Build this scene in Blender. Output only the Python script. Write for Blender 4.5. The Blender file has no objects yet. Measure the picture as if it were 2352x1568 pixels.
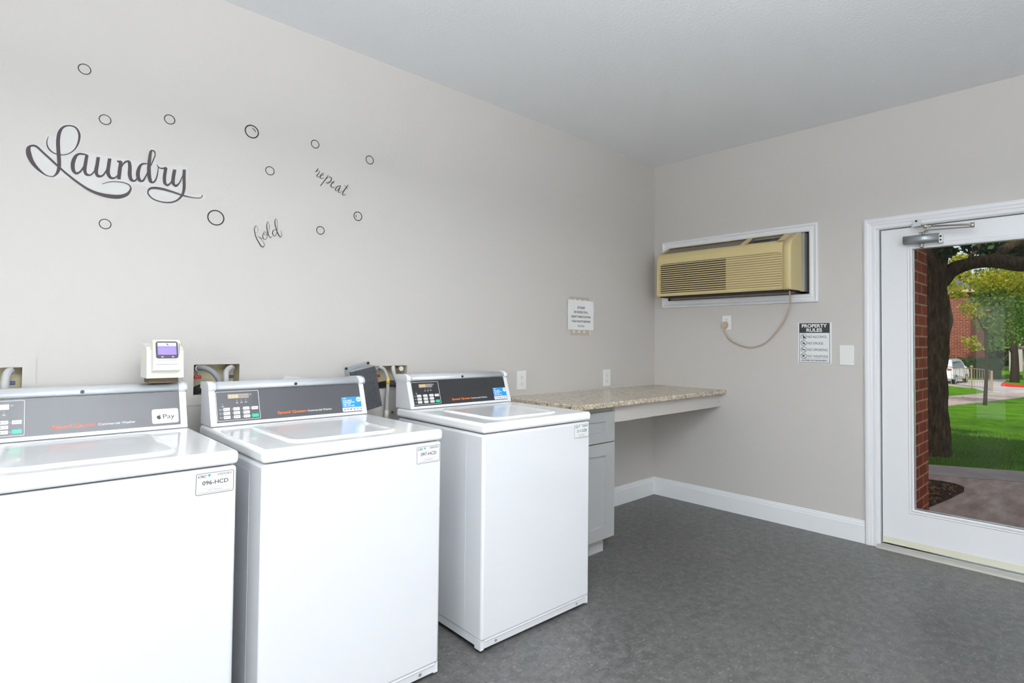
import bpy, bmesh, math, random
from mathutils import Vector, Matrix
R = math.radians
scene = bpy.context.scene
# ------------------------------------------------------------------ camera, world, sun, exposure
CAM = Vector((-4.176, -2.8016, 1.3010))
FW = Vector((0.69506774, 0.71850153, 0.02522669)); RT = Vector((0.71853665, -0.69542728, 0.00927278)); UP = Vector((-0.02420583, -0.0116811, 0.99963875))
FPX, CX, CY = 1300.14, 1176 + 48.72, 784 - 32.93
cd = bpy.data.cameras.new('camera'); cam = bpy.data.objects.new('camera', cd); scene.collection.objects.link(cam)
cam.matrix_world = Matrix(((RT.x, UP.x, -FW.x, CAM.x), (RT.y, UP.y, -FW.y, CAM.y), (RT.z, UP.z, -FW.z, CAM.z), (0, 0, 0, 1)))
cd.sensor_width = 36; cd.lens = FPX * 36 / 2352; cd.shift_x = -48.72 / 2352; cd.shift_y = -32.93 / 2352; cd.clip_end = 400; cd.clip_start = .05
scene.camera = cam
scene.view_settings.view_transform = 'Standard'; scene.view_settings.look = 'None'
scene.view_settings.gamma = 1; scene.view_settings.use_curve_mapping = False; scene.view_settings.exposure = 0.0
w = bpy.data.worlds.new('sky'); scene.world = w; w.use_nodes = True
wn = w.node_tree.nodes; wl = w.node_tree.links
sky = wn.new('ShaderNodeTexSky'); sky.sky_type = 'NISHITA'; sky.sun_disc = False; sky.sun_elevation = R(41); sky.sun_rotation = R(265); sky.air_density = 1.2; sky.dust_density = 2.5
hs = wn.new('ShaderNodeHueSaturation'); hs.inputs['Saturation'].default_value = .45; wl.new(sky.outputs[0], hs.inputs['Color']); wl.new(hs.outputs[0], wn['Background'].inputs[0]); wn['Background'].inputs[1].default_value = 0.16
def lamp(name, kind, loc, direction, energy, color, size=None, parent=None):
    l = bpy.data.lights.new(name, kind); l.energy = energy; l.color = color
    if kind == 'AREA': l.shape = 'RECTANGLE'; l.size, l.size_y = size
    o = bpy.data.objects.new(name, l); scene.collection.objects.link(o); o.location = loc
    o.rotation_euler = Vector(direction).to_track_quat('-Z', 'Y').to_euler()
    if parent: o.parent = parent
    return o
s_ = lamp('sun', 'SUN', (0, 0, 12), (0.78, 0.26, -0.71), 3.3, (1, .93, .80)); s_.data.angle = R(.6)
# ------------------------------------------------------------------ materials
MATS = {}
def mat(name, col, rough=.5, metal=0, spec=.5, coat=0, emit=None, estr=0):
    if name in MATS: return MATS[name]
    m = bpy.data.materials.new(name); m.use_nodes = True; b = m.node_tree.nodes['Principled BSDF']
    b.inputs['Base Color'].default_value = (*col, 1); b.inputs['Roughness'].default_value = rough; b.inputs['Metallic'].default_value = metal
    b.inputs['Specular IOR Level'].default_value = .12 if (rough >= .79 and spec == .5) else spec; b.inputs['Coat Weight'].default_value = coat; b.inputs['Coat Roughness'].default_value = .04
    if emit: b.inputs['Emission Color'].default_value = (*emit, 1); b.inputs['Emission Strength'].default_value = estr
    MATS[name] = m; return m
def nd(m, t, **k):
    n = m.node_tree.nodes.new(t)
    for a, v in k.items(): setattr(n, a, v)
    return n
def coords(m, scale=(1, 1, 1), kind='Object', rot=(0, 0, 0)):
    c = nd(m, 'ShaderNodeTexCoord'); mp = nd(m, 'ShaderNodeMapping'); mp.inputs['Scale'].default_value = scale; mp.inputs['Rotation'].default_value = rot
    m.node_tree.links.new(c.outputs[kind], mp.inputs[0]); return mp.outputs[0]
def ramp(m, fac, stops, interp='LINEAR'):
    r = nd(m, 'ShaderNodeValToRGB'); r.color_ramp.interpolation = interp; el = r.color_ramp.elements
    while len(el) > 1: el.remove(el[0])
    el[0].position, el[0].color = stops[0][0], (*stops[0][1], 1)
    for p, c in stops[1:]:
        e = el.new(p); e.color = (*c, 1)
    m.node_tree.links.new(fac, r.inputs[0]); return r.outputs[0]
def noise(m, vec, scale, detail=3, rough=.5):
    n = nd(m, 'ShaderNodeTexNoise'); n.inputs['Scale'].default_value = scale; n.inputs['Detail'].default_value = detail; n.inputs['Roughness'].default_value = rough
    m.node_tree.links.new(vec, n.inputs['Vector']); return n.outputs['Fac']
def mix(m, fac, a, b, blend='MIX'):
    n = nd(m, 'ShaderNodeMix', data_type='RGBA', blend_type=blend); L = m.node_tree.links
    for i, v in ((0, fac), (6, a), (7, b)):
        if hasattr(v, 'is_linked'): L.new(v, n.inputs[i])
        elif i == 0: n.inputs[0].default_value = v
        else: n.inputs[i].default_value = (*v, 1)
    return n.outputs[2]
def base(m, sock): m.node_tree.links.new(sock, m.node_tree.nodes['Principled BSDF'].inputs['Base Color'])
def bump(m, h, strength, dist):
    b = nd(m, 'ShaderNodeBump'); b.inputs['Strength'].default_value = strength; b.inputs['Distance'].default_value = dist
    m.node_tree.links.new(h, b.inputs['Height']); m.node_tree.links.new(b.outputs[0], m.node_tree.nodes['Principled BSDF'].inputs['Normal'])
WALLC = (.56, .535, .51)
M_wall = mat('wall_paint', WALLC, .55); v = coords(M_wall); bump(M_wall, noise(M_wall, v, 55, 3), .22, .004)
M_wall2 = mat('wall_paint_smooth', WALLC, .6); v = coords(M_wall2); bump(M_wall2, noise(M_wall2, v, 90, 2), .06, .002)
M_plate_p = mat('painted_plate', WALLC, .45)
M_ceil = mat('ceiling_paint', (.87, .89, .91), .8); v = coords(M_ceil); bump(M_ceil, noise(M_ceil, v, 70, 4, .6), .35, .006)
M_trim = mat('white_trim', (.80, .81, .84), .3)
M_base = mat('white_baseboard', (.84, .86, .88), .32)
M_floor = mat('vinyl_floor', (.1, .1, .1), .38)
v = coords(M_floor); L_ = M_floor.node_tree.links
f1 = noise(M_floor, coords(M_floor, (38, 95, 1), rot=(0, 0, R(28))), 1, 3, .6); f2 = noise(M_floor, coords(M_floor, (100, 36, 1), rot=(0, 0, R(-12))), 1, 3, .6); f3 = noise(M_floor, v, 3, 4, .6); f4 = noise(M_floor, v, 22, 4, .65)
c = ramp(M_floor, f3, [(.3, (.066, .067, .067)), (.7, (.092, .091, .088))])
c = mix(M_floor, ramp(M_floor, f4, [(.40, (0, 0, 0)), (.66, (1, 1, 1))]), c, (.135, .134, .129))
c = mix(M_floor, ramp(M_floor, f1, [(.59, (0, 0, 0)), (.70, (1, 1, 1))]), c, (.225, .22, .21))
c = mix(M_floor, ramp(M_floor, f2, [(.59, (0, 0, 0)), (.68, (1, 1, 1))]), c, (.045, .045, .043))
bt = nd(M_floor, 'ShaderNodeTexBrick'); bt.offset = 0; bt.inputs['Scale'].default_value = 1; bt.inputs['Brick Width'].default_value = .32; bt.inputs['Row Height'].default_value = .32; bt.inputs['Mortar Size'].default_value = .0012; bt.inputs['Mortar Smooth'].default_value = .3
mp = nd(M_floor, 'ShaderNodeMapping'); mp.inputs['Location'].default_value = (0, -.13, 0); tc = nd(M_floor, 'ShaderNodeTexCoord'); L_.new(tc.outputs['Object'], mp.inputs[0]); L_.new(mp.outputs[0], bt.inputs['Vector'])
bt.inputs['Color1'].default_value = (1, 1, 1, 1); bt.inputs['Color2'].default_value = (.93, .93, .93, 1); bt.inputs['Mortar'].default_value = (.78, .78, .78, 1)
base(M_floor, mix(M_floor, 1.0, c, bt.outputs['Color'], 'MULTIPLY')); bump(M_floor, f3, .05, .01)
M_white = mat('white_enamel', (.765, .78, .81), .22, coat=.6)
M_lid = mat('white_porcelain_top', (.92, .93, .94), .14, spec=.35, coat=.25)
M_cream = mat('cream_plastic', (.80, .79, .72), .4)
M_silver = mat('brushed_light_metal', (.66, .70, .74), .35, metal=.35)
M_dark = mat('charcoal_overlay', (.07, .07, .078), .34, spec=.35)
M_dark3 = mat('black_overlay', (.028, .028, .03), .26)
M_ink = mat('black_ink', (.015, .015, .016), .5); M_greyink = mat('grey_ink', (.22, .22, .23), .6)
M_wink = mat('white_ink', (.85, .85, .85), .5); M_orange = mat('orange_ink', (.9, .16, .015), .5); M_orange1 = mat('red_orange_ink', (.88, .13, .045), .5)
M_button = mat('white_button', (.80, .81, .82), .4); M_green = mat('green_button', (.0, .52, .26), .4)
M_disp = mat('amber_display', (.36, .30, .26), .3); M_dispp = mat('pale_pink_display', (.68, .55, .49), .35); M_digit = mat('lit_digit', (.7, .5, .12), .4, emit=(1, .62, .15), estr=.35); M_dim = mat('unlit_digit', (.2, .16, .14), .4)
M_label = mat('label_paper', (.80, .82, .83), .5); M_blue = mat('blue_sticker', (.02, .27, .66), .4); M_teal = mat('teal_ink', (.0, .35, .38), .5)
M_red = mat('red_plastic', (.35, .02, .02), .4); M_bluep = mat('blue_plastic', (.03, .06, .16), .4)
M_lime = mat('lime_ink', (.30, .72, .16), .5)
M_hoseg = mat('grey_rubber', (.22, .22, .24), .45); M_hosel = mat('light_grey_rubber', (.46, .46, .46), .45); M_hosed = mat('black_rubber', (.03, .03, .035), .4)
M_boxin = mat('cream_box_plastic', (.60, .55, .38), .45)
M_brass = mat('valve_metal', (.62, .6, .56), .3, metal=.8)
M_blackm = mat('black_steel', (.035, .036, .042), .42); v = coords(M_blackm); base(M_blackm, ramp(M_blackm, noise(M_blackm, v, 60, 4), [(.3, (.025, .026, .032)), (.7, (.06, .062, .07))]))
M_zinc = mat('zinc_steel', (.42, .45, .47), .4, metal=.6)
M_alu = mat('aluminium', (.62, .64, .66), .28, metal=.9); M_closer = mat('closer_grey', (.30, .32, .33), .38, metal=.55); M_nickel = mat('nickel', (.52, .5, .45), .25, metal=.9)
M_cab = mat('grey_cabinet_paint', (.37, .375, .375), .42); M_cabl = mat('pale_toe_kick', (.47, .48, .47), .5)
M_gran = mat('granite', (.5, .45, .37), .16, coat=.15)
v = coords(M_gran); n1 = noise(M_gran, v, 26, 5, .65); vo = nd(M_gran, 'ShaderNodeTexVoronoi'); vo.inputs['Scale'].default_value = 150; M_gran.node_tree.links.new(v, vo.inputs['Vector'])
sp = nd(M_gran, 'ShaderNodeSeparateColor'); M_gran.node_tree.links.new(vo.outputs['Color'], sp.inputs[0])
c = ramp(M_gran, n1, [(.3, (.40, .33, .23)), (.5, (.60, .51, .39)), (.7, (.74, .66, .52))])
c = mix(M_gran, ramp(M_gran, sp.outputs[0], [(.80, (0, 0, 0)), (.86, (1, 1, 1))]), c, (.24, .19, .14))
gg = noise(M_gran, v, 14, 3, .6)
c = mix(M_gran, ramp(M_gran, sp.outputs[1], [(.90, (0, 0, 0)), (.93, (1, 1, 1))]), c, mix(M_gran, ramp(M_gran, gg, [(.45, (0, 0, 0)), (.6, (1, 1, 1))]), (.34, .29, .23), (.035, .028, .024)))
base(M_gran, c)
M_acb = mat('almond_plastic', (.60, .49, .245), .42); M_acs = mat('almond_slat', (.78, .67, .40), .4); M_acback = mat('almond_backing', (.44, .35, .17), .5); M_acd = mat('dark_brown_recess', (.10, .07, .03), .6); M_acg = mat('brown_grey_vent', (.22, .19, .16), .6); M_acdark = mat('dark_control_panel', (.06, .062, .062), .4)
M_black = mat('black_gap', (.012, .012, .013), .7); M_sleeve = mat('taupe_sleeve', (.26, .22, .19), .5, metal=.2); M_sleeve2 = mat('grey_sleeve', (.33, .33, .31), .45, metal=.3)
M_cord = mat('tan_cord', (.50, .40, .30), .5); M_plate = mat('white_plate', (.80, .81, .80), .35); M_slot = mat('outlet_slot', (.12, .12, .12), .6)
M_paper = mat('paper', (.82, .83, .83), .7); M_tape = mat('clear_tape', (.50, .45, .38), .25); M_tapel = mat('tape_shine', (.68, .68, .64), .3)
M_signk = mat('sign_black', (.035, .035, .037), .5)
M_decal = mat('vinyl_lettering', (.072, .058, .062), .6, spec=.2); M_decalk = mat('thin_vinyl_lettering', (.03, .03, .034), .6, spec=.2)
M_film = mat('clear_vinyl_film', (.585, .575, .565), .45, coat=0); v = coords(M_film); bump(M_film, noise(M_film, v, 60, 3), .35, .004)
M_screen = mat('violet_screen', (.10, .05, .5), .3, emit=(.20, .10, .85), estr=.55); M_lcdw = mat('screen_header', (.7, .8, .85), .4)
M_sweep = mat('cream_sweep', (.70, .69, .56), .5); M_thr = mat('threshold_vinyl', (.42, .41, .38), .5)
M_lite = mat('lamp_diffuser', (.9, .9, .9), .5, emit=(1, .99, .96), estr=3)
# glass
M_glass = bpy.data.materials.new('clear_glass'); M_glass.use_nodes = True; nt = M_glass.node_tree; nt.nodes.clear()
o_ = nt.nodes.new('ShaderNodeOutputMaterial'); mx = nt.nodes.new('ShaderNodeMixShader'); tr_ = nt.nodes.new('ShaderNodeBsdfTransparent'); gl = nt.nodes.new('ShaderNodeBsdfGlossy'); fr = nt.nodes.new('ShaderNodeFresnel')
tr_.inputs[0].default_value = (.95, .97, .96, 1); gl.inputs['Roughness'].default_value = 0.0; fr.inputs[0].default_value = 1.28
nt.links.new(fr.outputs[0], mx.inputs[0]); nt.links.new(tr_.outputs[0], mx.inputs[1]); nt.links.new(gl.outputs[0], mx.inputs[2]); nt.links.new(mx.outputs[0], o_.inputs[0])
M_carglass = mat('car_glass', (.03, .10, .17), .1)
def brickmat(name, c1, c2, mortar, bw, rh, ms, axis='XZ', rough=.85):
    m = mat(name, c1, rough); b = nd(m, 'ShaderNodeTexBrick'); b.inputs['Scale'].default_value = 1; b.inputs['Brick Width'].default_value = bw; b.inputs['Row Height'].default_value = rh; b.inputs['Mortar Size'].default_value = ms; b.inputs['Mortar Smooth'].default_value = .15
    tc = nd(m, 'ShaderNodeTexCoord'); sx = nd(m, 'ShaderNodeSeparateXYZ'); cx = nd(m, 'ShaderNodeCombineXYZ'); L = m.node_tree.links
    ad = nd(m, 'ShaderNodeMath', operation='ADD'); L.new(tc.outputs['Object'], sx.inputs[0]); L.new(sx.outputs[0], ad.inputs[0]); L.new(sx.outputs[1], ad.inputs[1])
    L.new(ad.outputs[0], cx.inputs[0]); L.new(sx.outputs[2], cx.inputs[1]); L.new(cx.outputs[0], b.inputs['Vector'])
    b.inputs['Color1'].default_value = (*c1, 1); b.inputs['Color2'].default_value = (*c2, 1); b.inputs['Mortar'].default_value = (*mortar, 1)
    n = noise(m, tc.outputs['Object'], 9, 4, .7); c = mix(m, .55, b.outputs['Color'], ramp(m, n, [(.3, (.55, .5, .5)), (.7, (1.25, 1.15, 1.1))]), 'MULTIPLY')
    base(m, c); bump(m, b.outputs['Fac'], -.5, .006); return m
M_brick = brickmat('entry_brick', (.34, .065, .032), (.22, .040, .022), (.50, .30, .19), .215, .0715, .006)
M_brickf = brickmat('far_brick', (.22, .055, .035), (.13, .03, .02), (.34, .22, .17), .42, .15, .014)
M_grass = mat('grass', (.1, .25, .03), .9); v = coords(M_grass); base(M_grass, ramp(M_grass, noise(M_grass, v, 1.3, 8, .75), [(.3, (.040, .12, .004)), (.5, (.10, .27, .008)), (.72, (.17, .38, .012))])); bump(M_grass, noise(M_grass, v, 40, 4, .7), .8, .03)
M_conc = mat('patio_concrete', (.3, .24, .22), .6); v = coords(M_conc, (1.5, 5, 1)); base(M_conc, ramp(M_conc, noise(M_conc, v, 1.6, 6, .65), [(.3, (.34, .19, .14)), (.55, (.56, .38, .31)), (.75, (.74, .61, .54))]))
M_conc2 = mat('walk_concrete', (.5, .46, .47), .8); v = coords(M_conc2); base(M_conc2, ramp(M_conc2, noise(M_conc2, v, 3, 6, .6), [(.3, (.42, .32, .29)), (.7, (.54, .45, .42))]))
M_road = mat('pale_asphalt', (.55, .53, .54), .85); v = coords(M_road); base(M_road, ramp(M_road, noise(M_road, v, .6, 5, .6), [(.3, (.38, .37, .39)), (.7, (.58, .55, .56))]))
M_bark = mat('bark', (.1, .07, .05), .9); v = coords(M_bark, (1, 1, .22)); nb = noise(M_bark, v, 26, 6, .75); base(M_bark, ramp(M_bark, nb, [(.32, (.040, .024, .014)), (.55, (.120, .080, .052)), (.75, (.26, .185, .13))])); bump(M_bark, nb, 1, .03)
M_barkd = mat('dark_bark', (.035, .026, .02), .9)
M_mulch = mat('mulch', (.05, .03, .02), .95); v = coords(M_mulch, (1, 2.2, 1)); nb = noise(M_mulch, v, 22, 6, .8); base(M_mulch, ramp(M_mulch, nb, [(.4, (.03, .016, .008)), (.56, (.12, .06, .03)), (.66, (.32, .19, .11))])); bump(M_mulch, nb, 1, .03)
def leafmat(name, a, b_, tr=.45):
    m = mat(name, a, .6); bs = m.node_tree.nodes['Principled BSDF']; v = coords(m); base(m, ramp(m, noise(m, v, 5, 4, .75), [(.38, a), (.62, b_)]))
    t = nd(m, 'ShaderNodeBsdfTranslucent'); t.inputs[0].default_value = (b_[0] * 1.5, b_[1] * 1.3, b_[2], 1); x = nd(m, 'ShaderNodeMixShader'); x.inputs[0].default_value = tr
    L = m.node_tree.links; L.new(bs.outputs[0], x.inputs[1]); L.new(t.outputs[0], x.inputs[2]); L.new(x.outputs[0], m.node_tree.nodes['Material Output'].inputs[0]); return m
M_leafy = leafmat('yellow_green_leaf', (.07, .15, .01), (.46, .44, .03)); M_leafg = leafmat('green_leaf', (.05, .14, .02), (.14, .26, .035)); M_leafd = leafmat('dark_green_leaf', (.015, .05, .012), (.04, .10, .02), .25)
M_roof = mat('slate_roof', (.12, .13, .16), .8); M_carw = mat('white_car_paint', (.72, .75, .8), .2, coat=1); M_tire = mat('tyre', (.02, .02, .02), .7)
M_fence = mat('tan_fence_metal', (.30, .21, .16), .5); M_curb = mat('red_curb_paint', (.62, .015, .015), .6); M_eave = mat('tan_eave', (.42, .33, .24), .7)
M_ext = mat('pale_siding', (.42, .41, .40), .8)
# ------------------------------------------------------------------ builders
COL = scene.collection
class MB:
    def __init__(s): s.bm = bmesh.new(); s.mats = []
    def mi(s, m):
        if m is None: m = 'D'
        if m not in s.mats: s.mats.append(m)
        return s.mats.index(m)
    def face(s, pts, m=None, smooth=False):
        f = s.bm.faces.new([s.bm.verts.new(p) for p in pts]); f.material_index = s.mi(m); f.smooth = smooth; return s
    def box(s, x0, x1, y0, y1, z0, z1, m=None, bev=0, seg=2):
        x0, x1 = min(x0, x1), max(x0, x1); y0, y1 = min(y0, y1), max(y0, y1); z0, z1 = min(z0, z1), max(z0, z1)
        vs = [s.bm.verts.new((x, y, z)) for x in (x0, x1) for y in (y0, y1) for z in (z0, z1)]
        fs = [s.bm.faces.new([vs[i] for i in q]) for q in ((0, 1, 3, 2), (4, 6, 7, 5), (0, 4, 5, 1), (2, 3, 7, 6), (0, 2, 6, 4), (1, 5, 7, 3))]
        k = s.mi(m)
        for f in fs: f.material_index = k
        if bev > 0:
            es = list({e for f in fs for e in f.edges})
            r = bmesh.ops.bevel(s.bm, geom=es, offset=bev, segments=seg, profile=.5, affect='EDGES', clamp_overlap=True)
            for f in r['faces']: f.material_index = k; f.smooth = True
        return s
    def prism(s, poly, f0, f1, m=None, smooth=False):
        a = [s.bm.verts.new(f0(*p)) for p in poly]; b = [s.bm.verts.new(f1(*p)) for p in poly]; n = len(poly); k = s.mi(m)
        fs = [s.bm.faces.new(a), s.bm.faces.new(b[::-1])] + [s.bm.faces.new([a[i], b[i], b[(i + 1) % n], a[(i + 1) % n]][::-1]) for i in range(n)]
        for i, f in enumerate(fs): f.material_index = k; f.smooth = smooth and i > 1
        return s
    def loft(s, loops, m=None, cap=(True, True), smooth=True, closed=True):
        vs = [[s.bm.verts.new(p) for p in l] for l in loops]; n = len(loops[0]); k = s.mi(m)
        for a, b in zip(vs, vs[1:]):
            for i in range(n if closed else n - 1):
                f = s.bm.faces.new([a[i], a[(i + 1) % n], b[(i + 1) % n], b[i]]); f.smooth = smooth; f.material_index = k
        if cap[0]: f = s.bm.faces.new(vs[0][::-1]); f.material_index = k
        if cap[1]: f = s.bm.faces.new(vs[-1]); f.material_index = k
        return s
    def tube(s, pts, r, m=None, n=10, sub=4):
        pts = [Vector(p) for p in pts]; rs = r if isinstance(r, (list, tuple)) else [r] * len(pts)
        if sub > 1 and len(pts) > 2: pts, rs = catmull(pts, rs, sub)
        loops = []; prev = None
        for i, p in enumerate(pts):
            t = (pts[min(i + 1, len(pts) - 1)] - pts[max(i - 1, 0)]).normalized()
            if prev is None: u = t.cross(Vector((0, 0, 1)) if abs(t.z) < .9 else Vector((1, 0, 0))).normalized()
            else: u = (prev - t * prev.dot(t)).normalized()
            prev = u; w_ = t.cross(u)
            loops.append([p + (u * math.cos(a) + w_ * math.sin(a)) * rs[i] for a in [2 * math.pi * j / n for j in range(n)]])
        return s.loft(loops, m)
    def cyl(s, c, axis, r, h, m=None, n=24, r2=None):
        c = Vector(c); a = Vector(axis).normalized(); return s.tube([c, c + a * h], [r, r if r2 is None else r2], m, n, 1)
    def ball(s, c, r, m=None, n=12):
        c = Vector(c); r = Vector(r) if hasattr(r, '__len__') else Vector((r, r, r)); loops = []
        for i in range(1, n // 2 + 1):
            ph = math.pi * i / (n // 2 + 1); loops.append([c + Vector((r.x * math.sin(ph) * math.cos(t), r.y * math.sin(ph) * math.sin(t), r.z * math.cos(ph))) for t in [2 * math.pi * j / n for j in range(n)]])
        return s.loft(loops, m)
    def plate(s, poly, o, ux, uy, m=None, th=.0006):
        o, ux, uy = Vector(o), Vector(ux), Vector(uy); n = ux.cross(uy).normalized()
        return s.prism(poly, lambda x, y: o + ux * x + uy * y + n * th, lambda x, y: o + ux * x + uy * y, m)
    def text(s, txt, o, ux, uy, size, m=None, width=None, bold=0, lift=.0006, align='LEFT', shear=0):
        o, ux, uy = Vector(o), Vector(ux), Vector(uy); n = ux.cross(uy).normalized()
        vs, fs, x0, x1, h = glyphs(txt, bold, shear); k = s.mi(m)
        sc = size / .73; sx = sc if width is None else width / max(x1 - x0, 1e-6)
        off = {'LEFT': 0, 'CENTER': -(x1 - x0) * sx / 2, 'RIGHT': -(x1 - x0) * sx}[align]
        bv = [s.bm.verts.new(o + ux * ((x - x0) * sx + off) + uy * (y * sc) + n * lift) for x, y in vs]
        for f in fs:
            try: q = s.bm.faces.new([bv[i] for i in f]); q.material_index = k
            except ValueError: pass
        return s
    def obj(s, name, m, parent=None, label=None, recalc=True):
        if recalc: bmesh.ops.recalc_face_normals(s.bm, faces=s.bm.faces[:])
        me = bpy.data.meshes.new(name); s.bm.to_mesh(me); s.bm.free()
        mats = [(m or M_trim) if q == 'D' else q for q in s.mats] or [m]
        for q in mats: me.materials.append(q)
        o = bpy.data.objects.new(name, me); COL.objects.link(o)
        if parent: o.parent = parent
        if label: o['label'] = label
        return o
def catmull(pts, rs, sub):
    P, Rr = [], []; n = len(pts)
    for i in range(n - 1):
        a, b, c, d = pts[max(i - 1, 0)], pts[i], pts[i + 1], pts[min(i + 2, n - 1)]
        for k in range(sub):
            t = k / sub; P.append(.5 * ((2 * b) + (c - a) * t + (2 * a - 5 * b + 4 * c - d) * t * t + (3 * b - a - 3 * c + d) * t ** 3)); Rr.append(rs[i] * (1 - t) + rs[i + 1] * t)
    P.append(pts[-1]); Rr.append(rs[-1]); return P, Rr
GC = {}
def glyphs(txt, bold=0, shear=0):
    key = (txt, bold, shear)
    if key in GC: return GC[key]
    c = bpy.data.curves.new('t', 'FONT'); c.body = txt; c.size = 1; c.offset = bold; c.shear = shear; c.resolution_u = 4; c.fill_mode = 'FRONT'
    o = bpy.data.objects.new('t', c); COL.objects.link(o); bpy.context.view_layer.update()
    me = bpy.data.meshes.new_from_object(o.evaluated_get(bpy.context.evaluated_depsgraph_get()))
    vs = [(v.co.x, v.co.y) for v in me.vertices]; fs = [tuple(p.vertices) for p in me.polygons]
    bpy.data.objects.remove(o); bpy.data.curves.remove(c); bpy.data.meshes.remove(me)
    x0 = min(v[0] for v in vs); x1 = max(v[0] for v in vs); GC[key] = (vs, fs, x0, x1, 1); return GC[key]
def rrect(x0, x1, y0, y1, r, n=5, corners=(1, 1, 1, 1)):
    P = []
    for (cx, cy, a0, on) in ((x1 - r, y1 - r, 0, corners[0]), (x0 + r, y1 - r, 90, corners[1]), (x0 + r, y0 + r, 180, corners[2]), (x1 - r, y0 + r, 270, corners[3])):
        if on:
            for i in range(n + 1): a = R(a0 + 90 * i / n); P.append((cx + r * math.cos(a), cy + r * math.sin(a)))
        else: a = R(a0 + 45); P.append((cx + r * math.copysign(1, math.cos(a)), cy + r * math.copysign(1, math.sin(a))))
    return P
def tag(o, label=None, cat=None, group=None, kind=None):
    if label: o['label'] = label
    if cat: o['category'] = cat
    if group: o['group'] = group
    if kind: o['kind'] = kind
    return o
def thing(name, loc, label, cat, group=None, rz=0):
    o = bpy.data.objects.new(name, None); COL.objects.link(o); o.location = loc; o.rotation_euler = (0, 0, rz); o.empty_display_size = .05
    return tag(o, label, cat, group)
def st(o): o['kind'] = 'structure'; return o
def ring(mb, outer, inner, o, ux, uy, m, th=.0008):
    o, ux, uy = Vector(o), Vector(ux), Vector(uy); n = ux.cross(uy).normalized()
    f = lambda p, h: o + ux * p[0] + uy * p[1] + n * h
    A = [f(p, th) for p in outer]; B = [f(p, th) for p in inner]; C_ = [f(p, 0) for p in outer]; D = [f(p, 0) for p in inner]
    mb.loft([C_, A, B, D, C_], m, cap=(False, False), smooth=False); return mb
def at(px, py, d): return CAM + d * (FW + (px - CX) / FPX * RT - (py - CY) / FPX * UP)
XR = (0, -1, 0); ZU = (0, 0, 1); XL = (1, 0, 0)      # text axes: right wall (faces -x) reads along -y; left wall reads along +x
LG = [24, 262, 3.5, 66, 62]
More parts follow.
